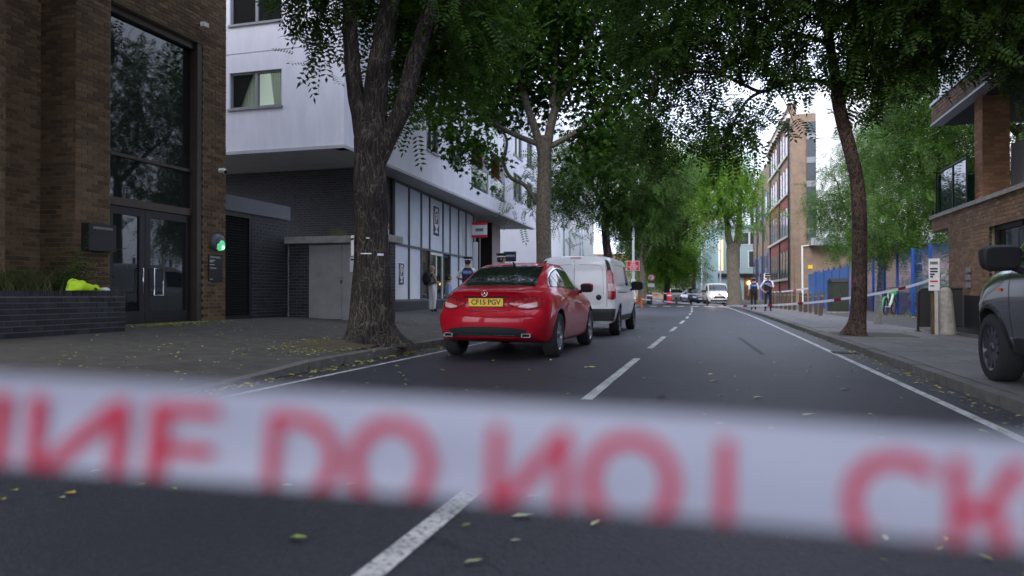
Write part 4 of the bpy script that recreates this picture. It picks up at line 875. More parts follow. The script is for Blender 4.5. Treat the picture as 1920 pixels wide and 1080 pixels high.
def wheel(parent, x, y, r, w, side, rimmat, nsp=5):
    t = MB().lathe([(r * .70, -w / 2), (r * .93, -w / 2), (r * .985, -w * .40), (r, -w * .25), (r, w * .25), (r * .985, w * .40), (r * .93, w / 2), (r * .70, w / 2)], 40, (x, y, r), 'x').build('wheel', m_tyre, parent, local=True)
    xo = x + side * w * .44; rb = MB(); rb.lathe([(r * .70, side * w * .48 + x), (r * .63, xo), (r * .62, x - side * w * .3)], 40, (0, y, r), 'x')
    for k in range(nsp):
        for dq in (-.13, .13):
            q = 2 * math.pi * k / nsp + .3; a, b = q + dq * 2.2, q + dq; e = .035 * r / .34
            P = []
            for rad, an, hw, xx in ((.10 * r, b, e, xo - side * .015), (.65 * r, a, e * .8, xo - side * .004)):
                for s_ in (-1, 1): P.append((xx, y + math.cos(an) * rad - math.sin(an) * hw * s_, r + math.sin(an) * rad + math.cos(an) * hw * s_))
            Q = [(px - side * .03, py, pz) for px, py, pz in P]; rb.add(P + Q, [(0, 1, 3, 2), (4, 6, 7, 5), (0, 2, 6, 4), (1, 5, 7, 3), (0, 4, 5, 1), (2, 3, 7, 6)])
    rb.lathe([(0, xo + side * .005), (.13 * r, xo), (.15 * r, xo - side * .03)], 20, (0, y, r), 'x'); rb.build('rim', rimmat, t, local=True)
    MB().lathe([(0, x - side * w * .1), (.62 * r, x - side * w * .1), (.62 * r, x - side * w * .3)], 30, (0, y, r), 'x').build('brake_disc', m_dark, t, local=True)
CAR = dict(zb=[(0, .34), (.3, .27), (1, .22), (3.9, .20), (4.5, .22), (4.82, .30)], ws=[(0, .72), (.3, .81), (1.05, .875), (2.4, .865), (3.86, .87), (4.5, .80), (4.82, .66)], wm=[(0, .82), (.3, .875), (.75, .915), (1.1, .93), (2.4, .915), (3.86, .925), (4.45, .87), (4.82, .70)], zm=[(0, .62), (1, .68), (3.9, .62), (4.82, .5)],
           wsh=[(0, .64), (.3, .70), (.8, .785), (1.3, .83), (2.4, .85), (3.5, .82), (4.3, .72), (4.82, .5)], zsh=[(0, .90), (.35, .96), (1.0, 1.05), (1.6, 1.06), (2.4, 1.03), (3.5, .99), (4.3, .89), (4.7, .70), (4.82, .62)],
           wr=[(0, .54), (.5, .59), (.8, .60), (1.3, .60), (2.0, .60), (2.8, .60), (3.3, .66), (3.7, .72), (4.3, .62), (4.82, .4)], zr=[(0, .985), (.45, 1.05), (.7, 1.09), (1.0, 1.21), (1.4, 1.35), (2.0, 1.45), (2.6, 1.45), (3.1, 1.32), (3.6, 1.06), (3.9, .98), (4.4, .86), (4.82, .64)],
           zt=[(0, 1.02), (.2, 1.055), (.5, 1.085), (.75, 1.125), (1.1, 1.275), (1.6, 1.44), (2.2, 1.525), (2.7, 1.51), (3.1, 1.40), (3.65, 1.08), (4.2, .96), (4.6, .82), (4.82, .66)])
VAN = dict(zb=[(0, .30), (4.95, .28)], ws=[(0, .86), (4.2, .86), (4.95, .68)], wm=[(0, .925), (.4, .945), (4.2, .94), (4.6, .88), (4.95, .72)], zm=[(0, .85), (4, .82), (4.95, .6)], wsh=[(0, .885), (3.5, .89), (4.3, .82), (4.95, .58)], zsh=[(0, 1.18), (3.7, 1.12), (4.5, 1.0), (4.95, .82)],
           wr=[(0, .77), (.2, .795), (2.9, .79), (3.4, .76), (3.95, .78), (4.5, .72), (4.95, .5)], zr=[(0, 1.70), (.3, 1.75), (2.7, 1.77), (3.15, 1.66), (3.9, 1.16), (4.4, 1.04), (4.95, .84)], zt=[(0, 1.82), (.2, 1.87), (1, 1.90), (2.5, 1.885), (3.1, 1.79), (3.95, 1.20), (4.5, 1.07), (4.95, .86)])
def plate(parent, x, y, z, txt, mat, face, w=.53, h=.115):
    b = MB().box(x - w / 2, x + w / 2, y - .006, y + .006, z - h / 2, z + h / 2).build('number_plate', mat, parent, local=True)
    if txt: lettering(txt, .105, (x, y - face * .0072, z), (face, 0, 0), (0, 0, 1), m_ink, b, local=True, width=w * .86, bold=.0028)
    MB().box(x - w / 2 - .012, x + w / 2 + .012, y + face * .001, y + face * .012, z - h / 2 - .012, z + h / 2 + .012).build('plate_surround', m_plastic, b, local=True); return b
def sbox(name, c, r, mat, parent, e=.5, n=14, taper=0.0):
    """a rounded-box housing"""
    sg = lambda x, q: math.copysign(abs(x) ** q, x); V = []; Fc = []
    for i in range(n + 1):
        for j in range(2 * n):
            a, b = math.pi * (i / n - .5), math.pi * j / n; x, y, z = sg(math.cos(a), e) * sg(math.cos(b), e), sg(math.cos(a), e) * sg(math.sin(b), e), sg(math.sin(a), e); k = 1 + taper * z
            V.append((c[0] + r[0] * x * k, c[1] + r[1] * y * k, c[2] + r[2] * z))
    for i in range(n):
        for j in range(2 * n): Fc.append((i * 2 * n + j, i * 2 * n + (j + 1) % (2 * n), (i + 1) * 2 * n + (j + 1) % (2 * n), (i + 1) * 2 * n + j))
    return put(name, mesh_np(name, V, Fc, mat, True), parent, local=True)
def mirror(parent, x, y, z, s, mat, k=1.0):
    h = sbox('door_mirror', (x, y, z), (.115 * k, .065 * k, .085 * k), mat, parent, .55, taper=.08); sbox('mirror_glass', (x, y - .062 * k, z), (.098 * k, .008, .068 * k), m_dark, h, .5)
    MB().tube([(x - s * .08, y + .03, z - .05 * k), (x - s * .22, y + .06, z - .09 * k)], [.03, .035], 8).build('mirror_arm', m_plastic, parent, local=True)
def car(label, paint, loc, rot, detail=True, txt=None, group=None, name='parked_car'):
    t = thing(name, label, 'car', loc, group, rot); L = 4.82
    rear = [(.2, .24), (.32, .10), (.42, .03), (.55, .0), (.66, .01), (.70, .05), (.76, .10), (.85, .115), (.95, .085), (1.02, .03), (1.06, .02), (1.3, .02)]; front = [(.2, .12), (.4, .0), (.55, .0), (.7, .06), (.9, .1)]
    V, Fc = body_mesh(CAR, L, rear, front, (.40, 2.8, .42, 2.6)); R = .345
    me, bvh = arches(V, Fc, [(s * .55, s * 1.3, y, R + .015, R + .045) for s in (-1, 1) for y in (1.06, 3.86)], [paint, m_plastic]); put('body', me, t, local=True)
    for s in (-1, 1):
        for y in (1.06, 3.86): wheel(t, s * (.915 - .115), y, R, .225, s, m_alloy if detail else m_dalloy)
        up = [(1.0, 1.10), (1.25, 1.24), (1.5, 1.325), (1.8, 1.39), (2.1, 1.415), (2.5, 1.405), (2.8, 1.36), (3.05, 1.255), (3.3, 1.10)]; lo = [(1.0, 1.085), (1.4, 1.085), (2.0, 1.065), (2.6, 1.04), (3.33, 1.02)]
        def cut(cv, a, b, n=14): return [(y, float(np.interp(y, [p[0] for p in cv], [p[1] for p in cv]))) for y in np.linspace(a, b, n)]
        patch(bvh, ray_side(s), cut(up, 1.0, 3.3, 30), cut(lo, 1.0, 3.3, 30), .002, 'window_trim', m_plastic, t, 40, 8)
        for a, b in ((1.09, 1.42), (1.45, 2.06), (2.14, 3.22)):
            patch(bvh, ray_side(s), [(y, z - .018) for y, z in cut(up, a, b)], [(y, z + .012) for y, z in cut(lo, a, b)], .0045, 'side_window', m_carglass, t, 24, 8)
        seam(bvh, ray_side(s), [(y, z + .008) for y, z in cut(up, 1.0, 3.3, 30)], .018, 'chrome_trim', m_chrome, t, .005)
        mirror(t, s * .99, 3.02, 1.09, s, paint)
        if detail:
            for yy in ((1.42, 1.07), (2.10, 1.04), (3.26, 1.0)): seam(bvh, ray_side(s), [(yy[0] - .03, yy[1]), (yy[0] - .05, .8), (yy[0] - .0 + (.12 if yy[0] < 1.5 else 0), .32 if yy[0] > 1.5 else .72)], .010, 'door_gap', m_seam, t)
            seam(bvh, ray_side(s), [(1.55, .88), (2.4, .83), (3.4, .78)], .006, 'crease_line', m_seam, t, .0015)
            for yy in (1.56, 2.28): patch(bvh, ray_side(s), [(yy, .935), (yy + .2, .925)], [(yy, .905), (yy + .2, .895)], .03, 'door_handle', paint, t, 8, 4)
        # tail lamps wrap round the corner
        A = [(s * .40, .842), (s * .55, .885), (s * .72, .925), (s * .95, .945), (s * 1.35, .925), (s * 1.75, .885)]; B = [(s * .40, .835), (s * .52, .785), (s * .68, .757), (s * .95, .76), (s * 1.35, .80), (s * 1.75, .862)]
        patch(bvh, ray_rear, [(a[0] - s * (.02 if i == 0 else 0), a[1] + .012) for i, a in enumerate(A)], [(a[0] - s * (.02 if i == 0 else 0), a[1] - .012) for i, a in enumerate(B)], .003, 'lamp_gap', m_seam, t, 36, 8); patch(bvh, ray_rear, A, B, .006, 'tail_lamp', m_tail, t, 36, 8); A2 = [(s * .58, .80), (s * .8, .838), (s * 1.15, .862)]; B2 = [(s * .60, .785), (s * .8, .768), (s * 1.15, .79)]
        patch(bvh, ray_rear, A2, B2, .009, 'reverse_lamp', m_tailc, t, 16, 4)
        patch(bvh, ray_front(L), [(s * .45, .70), (s * .9, .76), (s * 1.3, .78)], [(s * .45, .62), (s * .9, .62), (s * 1.3, .68)], .006, 'head_lamp', m_head, t, 20, 6)
    patch(bvh, ray_top, [(x, .70 + .05 * (1 - (x / .6) ** 2) * -1) for x in np.linspace(-.60, .60, 15)], [(x * .88, 1.60 + .07 * (1 - (x / .6) ** 2)) for x in np.linspace(-.60, .60, 15)], .004, 'rear_window', m_carglass, t, 28, 18)
    patch(bvh, ray_top, [(x, 3.58) for x in np.linspace(-.68, .68, 15)], [(x * .82, 2.74) for x in np.linspace(-.68, .68, 15)], .004, 'windscreen', m_carglass, t, 28, 18)
    patch(bvh, ray_front(L), [(x, .62) for x in np.linspace(-.42, .42, 9)], [(x, .42) for x in np.linspace(-.42, .42, 9)], .006, 'grille', m_plastic, t, 18, 5)
    h = bvh.ray_cast(Vector((0, -3, .845)), Vector((0, 1, 0)))[0]; h2 = bvh.ray_cast(Vector((.27, -3, .845)), Vector((0, 1, 0)))[0]
    yf = bvh.ray_cast(Vector((0, 9, .5)), Vector((0, -1, 0)))[0].y; plate(t, 0, yf + .02, .5, None, m_white, -1)
    if detail:
        plate(t, 0, min(h.y, h2.y) - .012, .855, txt, m_yellow, 1)
        patch(bvh, ray_rear, [(x, .505 - .09 * abs(x) ** 2) for x in np.linspace(-.74, .74, 21)], [(x, .325 + .05 * abs(x) ** 3) for x in np.linspace(-.70, .70, 21)], .006, 'diffuser', m_plastic, t, 40, 5)
        seam(bvh, ray_rear, [(x, .375) for x in np.linspace(-.5, .5, 15)], .014, 'chrome_strip', m_chrome, t, .012)
        for s in (-1, 1):
            o_ = bvh.ray_cast(*ray_rear(s * .60, .375))[0]; P = [(s * .60 + dx, o_.y - .02, .372 + dz) for dx, dz in ((-.072, -.024), (.064, -.027), (.072, .024), (-.06, .028))]
            Q = [(px, py + .10, pz) for px, py, pz in P]; I = [(s * .60 + (px - s * .60) * .86, py - .0, .373 + (pz - .373) * .8) for px, py, pz in P]; I2 = [(px, py + .05, pz) for px, py, pz in I]
            MB().add(P + Q + I + I2, [(0, 1, 5, 4), (1, 2, 6, 5), (2, 3, 7, 6), (3, 0, 4, 7), (0, 8, 9, 1), (1, 9, 10, 2), (2, 10, 11, 3), (3, 11, 8, 0), (8, 12, 13, 9), (9, 13, 14, 10), (10, 14, 15, 11), (11, 15, 12, 8)]).build('exhaust_tip', m_alloy, t, local=True)
            MB().add([(p[0], p[1] - .002, p[2]) for p in I2], [(0, 1, 2, 3)]).build('exhaust_bore', m_dark, t, local=True)
        seam(bvh, ray_rear, [(-.50, 1.0), (-.47, .80), (-.40, .735), (0, .715), (.40, .735), (.47, .80), (.50, 1.0)], .010, 'boot_gap', m_seam, t)
        seam(bvh, ray_rear, [(x, .655) for x in np.linspace(-.9, .9, 15)], .006, 'bumper_gap', m_seam, t, .002)
        seam(bvh, ray_rear, [(x, .935) for x in np.linspace(-.42, .42, 11)], .02, 'plate_recess', m_seam, t, .003)
        q = bvh.ray_cast(Vector((0, -3, .985)), Vector((0, 1, 0)))[0]; st = MB(); n = 24
        st.tube([(math.cos(2 * math.pi * k / n) * .042, q.y - .012, .985 + math.sin(2 * math.pi * k / n) * .042) for k in range(n + 1)], .005, 6)
        for k in range(3): a = math.pi / 2 + 2 * math.pi * k / 3; st.tube([(0, q.y - .012, .985), (math.cos(a) * .04, q.y - .012, .985 + math.sin(a) * .04)], [.008, .002], 6)
        st.build('star_badge', m_chrome, t, local=True)
        a = bvh.ray_cast(Vector((0, 1.62, 4)), Vector((0, 0, -1)))[0]; MB().tube([a + Vector((0, .06, -.01)), a + Vector((0, .02, .03)), a + Vector((0, -.05, .075))], [.03, .022, .006], 8).build('antenna', m_plastic, t, local=True)
    return t
m_red = M('red_paint', (.44, .003, .016), .45, coat=.75, spec=.15); m_navyp = M('blue_car_paint', (.02, .035, .07), .25, coat=1); m_vwhite = M('van_white', (.84, .85, .86), .3, coat=.6); m_silver = M('silver_paint', (.17, .172, .18), .2, metal=.75, coat=.8)
car('red saloon car with a yellow rear plate parked behind the white van', m_red, (-3.27, 9.97, 0), 0, True, 'CF15 PGV')
def van(label, paint, loc, rot, lights=False, group=None, rear=True, name='panel_van'):
    t = thing(name, label, 'van', loc, group, rot); L = 4.95
    rr = [(.25, .06), (.36, .0), (.60, .0), (.64, .05), (1.0, .05), (1.6, .08), (1.8, .15), (1.92, .22)]; ff = [(.25, .1), (.45, 0), (.7, .0), (.9, .12), (1.2, .2)]
    V, Fc = body_mesh(VAN, L, rr, ff, (.10, 6.0, .40, 2.8)); R = .34
    me, bvh = arches(V, Fc, [(s * .55, s * 1.3, y, R + .01, R + .06) for s in (-1, 1) for y in (.90, 4.0)], [paint, m_plastic]); put('body', me, t, local=True)
    for s in (-1, 1):
        for y in (.90, 4.0): wheel(t, s * (.935 - .115), y, R, .22, s, m_dalloy, 6)
        patch(bvh, ray_side(s), [(2.35, 1.68), (2.9, 1.68), (3.1, 1.64), (3.45, 1.42), (3.72, 1.22)], [(2.35, 1.20), (2.9, 1.19), (3.2, 1.18), (3.5, 1.17), (3.75, 1.17)], .004, 'side_window', m_carglass, t, 30, 8)
        for yy in (2.27, 3.45): seam(bvh, ray_side(s), [(yy, 1.70 if yy < 3 else 1.15), (yy, 1.1), (yy + .02, .4)], .010, 'door_gap', m_seam, t)
        seam(bvh, ray_side(s), [(.55, 1.02), (2.2, 1.02)], .022, 'sliding_rail', m_seam, t)
        seam(bvh, ray_side(s), [(.62, 1.66), (2.18, 1.68), (2.18, 1.2), (.62, 1.18), (.62, 1.66)], .008, 'panel_line', m_seam, t, .002)
        patch(bvh, ray_side(s), [(1.42, .46), (3.45, .46)], [(1.42, .33), (3.45, .33)], .012, 'side_skirt', m_plastic, t, 24, 3)
        if rear:
            patch(bvh, ray_rear, [(s * .80, 1.52), (s * .98, 1.52), (s * 1.16, 1.46)], [(s * .815, .86), (s * .98, .84), (s * 1.1, .88)], .010, 'tail_lamp', m_tail, t, 12, 16)
            patch(bvh, ray_rear, [(s * .83, 1.22), (s * 1.06, 1.20)], [(s * .83, 1.05), (s * 1.06, 1.04)], .013, 'reverse_lamp', m_tailc, t, 8, 5)
            patch(bvh, ray_rear, [(s * .80, 1.80), (s * .90, 1.74)], [(s * .82, 1.52), (s * .98, 1.52)], .006, 'corner_trim', m_plastic, t, 6, 10)
            patch(bvh, ray_rear, [(s * .62, .52), (s * .78, .52)], [(s * .62, .48), (s * .78, .48)], .012, 'reflector', m_tail, t, 6, 2)
        patch(bvh, ray_front(L), [(s * .5, .98), (s * .9, 1.02), (s * 1.25, 1.03)], [(s * .5, .80), (s * .9, .78), (s * 1.25, .86)], .008, 'head_lamp', M('lit_head_lamp', (.9, .85, .7), .2, emit=(1, .80, .45), estr=40) if lights else m_head, t, 20, 6)
        mirror(t, s * 1.09, 3.22, 1.20, s, m_plastic, 1.4)
        seam(bvh, ray_side(s), [(3.50, 1.12), (4.0, 1.08), (4.35, 1.01), (4.62, .94)], .010, 'bonnet_gap', m_seam, t); patch(bvh, ray_side(s), [(3.62, .93), (3.72, .93)], [(3.62, .90), (3.72, .90)], .008, 'side_repeater', m_or, t, 4, 2)
        # black arch lips
        for y in (.90, 4.0):
            ring = [(y + (R + .085) * math.cos(a), R + (R + .085) * math.sin(a)) for a in np.linspace(.05, math.pi - .05, 24)]; ri = [(y + (R + .055) * math.cos(a), R + (R + .055) * math.sin(a)) for a in np.linspace(.05, math.pi - .05, 24)]
            patch(bvh, ray_side(s), ring, ri, .010, 'arch_trim', m_plastic, t, 30, 2)
    patch(bvh, ray_top, [(x, 3.88) for x in np.linspace(-.74, .74, 15)], [(x * .92, 3.12) for x in np.linspace(-.74, .74, 15)], .005, 'windscreen', m_carglass, t, 28, 16)
    patch(bvh, ray_front(L), [(x, .78) for x in np.linspace(-.5, .5, 11)], [(x, .60) for x in np.linspace(-.5, .5, 11)], .008, 'grille', m_plastic, t, 20, 5)
    patch(bvh, ray_front(L), [(x, .50) for x in np.linspace(-.95, .95, 17)], [(x, .34) for x in np.linspace(-.95, .95, 17)], .008, 'front_bumper', m_plastic, t, 30, 5)
    yf = bvh.ray_cast(Vector((0, 9, .52)), Vector((0, -1, 0)))[0].y; plate(t, 0, yf + .02, .55, None, m_white, -1)
    if rear:
        patch(bvh, ray_rear, [(x, .64) for x in np.linspace(-1.15, 1.15, 21)], [(x, .36) for x in np.linspace(-1.15, 1.15, 21)], .014, 'rear_bumper', m_plastic, t, 40, 6)
        seam(bvh, ray_rear, [(-.02, 1.84), (-.02, .66)], .010, 'rear_door_gap', m_seam, t)
        for s in (-1, 1): seam(bvh, ray_rear, [(s * .10, 1.66), (s * .62, 1.64), (s * .70, 1.55), (s * .71, .95)], .010, 'pressed_panel_line', M('soft_gap', (.34, .345, .35), .6), t, .002)
        for s in (-1, 1): seam(bvh, ray_rear, [(s * .80, 1.78), (s * .80, .68)], .010, 'rear_door_gap', m_seam, t)
        seam(bvh, ray_rear, [(x, 1.82) for x in np.linspace(-.16, .16, 5)], .03, 'high_brake_lamp', m_tail, t, .012)
        p_ = bvh.ray_cast(Vector((.55, -3, .90)), Vector((0, 1, 0)))[0]; MB().lathe([(0, -.02), (.05, -.012), (.065, 0)], 20, p_, 'y').build('oval_badge', m_plastic, t, local=True)
        plate(t, -.36, p_.y - .02, .80, None, m_yellow, 1)
    return t
van('white panel van with plain rear doors parked ahead of the red car', m_vwhite, (-3.16, 16.35, 0), 0)
van('silver panel van parked half on the pavement by the terrace building', m_silver, (3.56, 4.28, .105), 0)
p = C(1327, 551, 62); van('white van with lit headlights driving towards the police tape', M('far_van_white', (.75, .73, .70), .35), (p.x + .4, p.y + 2.2, 0), math.pi + .12, True, rear=False, name='oncoming_van')
p = C(1287, 551, 70); car('dark blue car parked nose-on at the far crossing', m_navyp, (p.x, p.y + 2.4, 0), math.pi + .30, False, name='far_car')
p = C(1258, 551, 76); car('white car partly hidden behind the dark blue car', m_vwhite, (p.x, p.y + 2.4, 0), math.pi + .2, False, name='far_car')

# ================================================================ people
m_skin = M('skin', (.48, .27, .19), .6); m_shirtw = M('white_shirt', (.74, .76, .82), .8); m_pblack = M('black_cloth', (.012, .012, .016), .85); m_vest = M('stab_vest', (.018, .02, .03), .8); m_vpatch = M('blue_patch', (.03, .10, .42), .7)
m_beige = M('beige_shirt', (.30, .28, .22), .85); m_cream = M('white_trousers', (.85, .84, .83), .8); m_hairg = M('fair_hair', (.30, .22, .15), .8); m_haird = M('dark_hair', (.02, .014, .01), .7); m_bluesh = M('blue_shirt', (.30, .48, .72), .8)
def person(label, loc, rot, top, legs, hair, sc=1.0, arms=None, pose='stand', stride=.0, skirt=0.0, shoes=None):
    """one continuous skinned figure; clothing colours follow the limbs"""
    P = thing('person', label, 'person', loc, None, rot); bm = bmesh.new(); ly = bm.verts.layers.skin.verify(); nodes = {}; lab = []
    def n(k, p, r):
        v = bm.verts.new(Vector(p) * sc); rr = (r, r) if not hasattr(r, '__len__') else r; v[ly].radius = (rr[0] * sc, rr[1] * sc); nodes[k] = v
    def e(a, b, m_): bm.edges.new((nodes[a], nodes[b])); lab.append((nodes[a].co.copy(), nodes[b].co.copy(), m_))
    sit = pose == 'sit'; dz = -.45 if sit else 0
    n('pel', (0, 0, .96 + dz), (.155, .12)); n('spi', (0, .01, 1.14 + dz), (.14, .11)); n('che', (0, .01, 1.32 + dz), (.165, .12)); n('nb', (0, 0, 1.46 + dz), (.075, .07)); n('nk', (0, .012, 1.53 + dz), .052); n('ja', (0, .03, 1.59 + dz), (.066, .078)); n('he', (0, .02, 1.66 + dz), (.078, .095)); n('to', (0, .01, 1.725 + dz), (.062, .075)); n('no', (0, .115, 1.63 + dz), .014)
    nodes['pel'][ly].use_root = True
    for a, b, m_ in (('pel', 'spi', 1), ('spi', 'che', 1), ('che', 'nb', 1), ('nb', 'nk', 0), ('nk', 'ja', 0), ('ja', 'he', 0), ('he', 'to', 0), ('he', 'no', 0)): e(a, b, m_)
    arms = arms or {}
    for s, k in ((-1, 'l'), (1, 'r')):
        n(k + 'sh', (s * .185, 0, 1.41 + dz), .068); el, wr = arms.get(k, ((s * .245, -.03, 1.13), (s * .26, .06, .90)))
        el = Vector(el) + Vector((0, 0, dz)); wr = Vector(wr) + Vector((0, 0, dz)); n(k + 'el', el, .047); n(k + 'wr', wr, .032); d = (wr - el).normalized(); hd = wr + d * .07; n(k + 'ha', hd, (.038, .022))
        side = d.cross(Vector((0, 0, 1))); side = side.normalized() if side.length > .2 else Vector((0, 1, 0))
        e('che', k + 'sh', 1); e(k + 'sh', k + 'el', 1); e(k + 'el', k + 'wr', 0 if top is m_shirtw else 1); e(k + 'wr', k + 'ha', 0)
        for f in range(4): n(k + 'f%d' % f, hd + d * (.075 - .008 * abs(f - 1)) + side * (.022 * (f - 1.5)), .0085); e(k + 'ha', k + 'f%d' % f, 0)
        n(k + 'th', wr + d * .07 + side * -.05 + Vector((0, .012, 0)), .010); e(k + 'wr', k + 'th', 0)
        st = stride * s
        if sit: n(k + 'kn', (s * .12, .42, .50), .068); n(k + 'an', (s * .12, .44, .10), .045)
        else: n(k + 'kn', (s * .105, .03 + st * .5, .51), (.066 + skirt, .066 + skirt)); n(k + 'an', (s * .11, st, .10), (.047 + skirt, .047 + skirt))
        n(k + 'hp', (s * .095, .0, .90 + dz), .098); q = nodes[k + 'an'].co / sc; n(k + 'to', (q.x + s * .02, q.y + .15, .035), (.04, .03))
        e('pel', k + 'hp', 2); e(k + 'hp', k + 'kn', 2); e(k + 'kn', k + 'an', 2); e(k + 'an', k + 'to', 3)
    me = bpy.data.meshes.new('body'); bm.to_mesh(me); bm.free(); o = link(bpy.data.objects.new('tmp', me))
    sk = o.modifiers.new('s', 'SKIN'); sk.use_smooth_shade = True; sb = o.modifiers.new('u', 'SUBSURF'); sb.levels = 2
    dg = bpy.context.evaluated_depsgraph_get(); res = bpy.data.meshes.new_from_object(o.evaluated_get(dg)); bpy.data.objects.remove(o)
    res.materials.clear(); [res.materials.append(q) for q in (m_skin, top, legs, shoes or m_pblack)]
    for pl_ in res.polygons:
        c_ = pl_.center; best = 9; bi = 0
        for a, b, m_ in lab:
            ab = b - a; t = max(0, min(1, (c_ - a).dot(ab) / ab.length_squared)); dd = (c_ - a - ab * t).length
            if dd < best: best = dd; bi = m_
        if bi == 1 and c_.z < (.97 + dz) * sc and abs(c_.x) < .17 * sc: bi = 2
        pl_.material_index = bi; pl_.use_smooth = True
    put('body', res, P, local=True); hz = (1.66 + dz) * sc
    hm = MB(); n_ = 16
    for i in range(9):
        for j in range(n_): pass
    hm.lathe([(0, .108), (.045, .10), (.082, .06), (.098, .0), (.094, -.05), (.075, -.085)], 18, (0, 0, 0)); hv = [(x * .92 * sc, (y * 1.08 - .012) * sc, z * sc + hz + .005) for x, y, z in hm.v]
    keep = [f for f in hm.f if not all(hv[i][1] > .035 * sc and hv[i][2] < hz + .055 * sc for i in f)]
    put('hair', MB().add(hv, keep, 0, True).mesh('hair', hair), P, local=True)
    for s in (-1, 1):
        MB().lathe([(0, -.008), (.011, 0), (0, .006)], 8, (s * .031 * sc, .108 * sc, hz + .004), 'y').build('eye', m_haird, P, local=True); lump('ear', (s * .083 * sc, .005, hz - .03), (.013, .025, .055), m_skin, None, 1, 6, 0).parent = P
    MB().box(-.022 * sc, .022 * sc, .098 * sc, .113 * sc, hz - .072 * sc, hz - .062 * sc).build('mouth', M('lips', (.35, .13, .11), .6), P, local=True)
    return P, dz
def torso_shell(z0, z1, wx, wy, n=28, rows=8, taper=.93, arm=True):
    V = []; Fc = []
    for i in range(rows + 1):
        t = i / rows; z = z0 + (z1 - z0) * t; k = taper + (1 - taper) * math.sin(t * 2.2) if t < .8 else (1 - (t - .8) * 1.6)
        for j in range(n):
            a = 2 * math.pi * j / n; V.append((wx * k * math.copysign(abs(math.cos(a)) ** .75, math.cos(a)), wy * k * math.copysign(abs(math.sin(a)) ** .75, math.sin(a)) + .01, z))
    for i in range(rows):
        for j in range(n): Fc.append((i * n + j, i * n + (j + 1) % n, (i + 1) * n + (j + 1) % n, (i + 1) * n + j))
    return V, Fc
def police(label, loc, rot, sc, arms=None, stride=.0, back_text=True, cap='flat'):
    P, dz = person(label, loc, rot, m_shirtw, m_pblack, m_haird, sc, arms, stride=stride); V, Fc = torso_shell(1.0, 1.47, .185, .145)
    put('vest', mesh_np('vest', [(x * sc, y * sc, z * sc) for x, y, z in V], Fc, m_vest, True), P, local=True)
    for f in ((-1, 1) if back_text else (1,)):
        y_ = (.01 + f * .152) * sc; MB().box(-.13 * sc, .13 * sc, min(y_, y_ - f * .02), max(y_, y_ - f * .02), 1.27 * sc, 1.385 * sc).build('vest_patch', m_vpatch, P, local=True)
        lettering('POLICE', .085 * sc, (0, y_ + f * .003, 1.327 * sc), (-f, 0, 0), (0, 0, 1), m_white, P, local=True, width=.235 * sc)
    MB().lathe([(.15 * sc, .99 * sc), (.165 * sc, 1.0 * sc), (.165 * sc, 1.045 * sc), (.15 * sc, 1.055 * sc)], 20, (0, .008, 0)).build('belt', m_pblack, P, local=True)
    hz = 1.70 * sc; hat = MB().lathe([(.098 * sc, -.02), (.103 * sc, .02 * sc), (.104 * sc, .045 * sc), (.142 * sc, .085 * sc), (.135 * sc, .105 * sc), (0, .118 * sc)], 26, (0, .005, hz)).build('cap', m_pblack, P, local=True)
    MB().lathe([(.106 * sc, .008 * sc), (.107 * sc, .038 * sc)], 26, (0, .005, hz)).build('checked_band', m_white, hat, local=True); MB().add([(-.085 * sc, .06 * sc, hz), (.085 * sc, .06 * sc, hz), (.06 * sc, .165 * sc, hz - .028), (-.06 * sc, .165 * sc, hz - .028), (-.085 * sc, .06 * sc, hz - .012), (.085 * sc, .06 * sc, hz - .012), (.06 * sc, .165 * sc, hz - .04), (-.06 * sc, .165 * sc, hz - .04)], [(0, 1, 2, 3), (7, 6, 5, 4), (2, 6, 7, 3), (1, 5, 6, 2), (0, 3, 7, 4)]).build('peak', m_pblack, hat, local=True)
    return P
hip = lambda s: ((s * .36, -.02, 1.16), (s * .24, .10, 1.02))
p = C(877, 551, 24); police('police officer with black vest marked police standing beyond the red car near the shopfront', (p.x, p.y, zl(p.x, p.y)), math.radians(15), 1.085, {'l': ((-.34, .05, 1.18), (-.2, .22, 1.12)), 'r': ((.30, .06, 1.17), (.14, .24, 1.15))})
p = C(940, 551, 20.6); police('police officer in a flat cap mostly hidden behind the red car roof', (p.x, p.y, zl(p.x, p.y)), math.radians(-80), 1.09)
p = G(1413, 581.5, .1); police('police officer walking away along the right pavement, back turned', (p.x, p.y, .105), math.radians(8), 1.0, stride=.10)
p = G(1440, 584, .1); police('police officer facing the tape with hand on hip on the right pavement', (p.x, p.y, .105), math.radians(172), 1.04, {'r': hip(1), 'l': ((-.25, .06, 1.15), (-.1, .22, 1.22))}, stride=.08)
p = C(810, 551, 26); W_, dz = person('woman in beige shirt and white trousers with a black backpack by the shop door', (p.x, p.y, zl(p.x, p.y)), math.radians(-38), m_beige, m_cream, m_hairg, .95, {'r': ((.25, .02, 1.15), (.12, .22, 1.12)), 'l': ((-.25, .02, 1.15), (-.1, .22, 1.10))}, skirt=.03)
o = lump('backpack', (0, -.24, 1.2), (.17, .13, .26), m_pblack, None, 8, 18, .07, False); o.parent = W_
for s in (-1, 1): MB().tube([(s * .11, -.14, 1.30), (s * .13, -.02, 1.40), (s * .13, .12, 1.28), (s * .15, .10, 1.08), (s * .15, -.12, 1.02)], .018, 6).build('shoulder_strap', m_pblack, W_, local=True)
p = C(841, 551, 25.5); zg = zl(p.x, p.y); person('dark-haired man in a pale blue shirt sitting on a stool near the shop', (p.x, p.y, zg + .02), math.radians(-60), m_bluesh, M('grey_trousers', (.09, .09, .1), .85), m_haird, 1.02, None, 'sit')
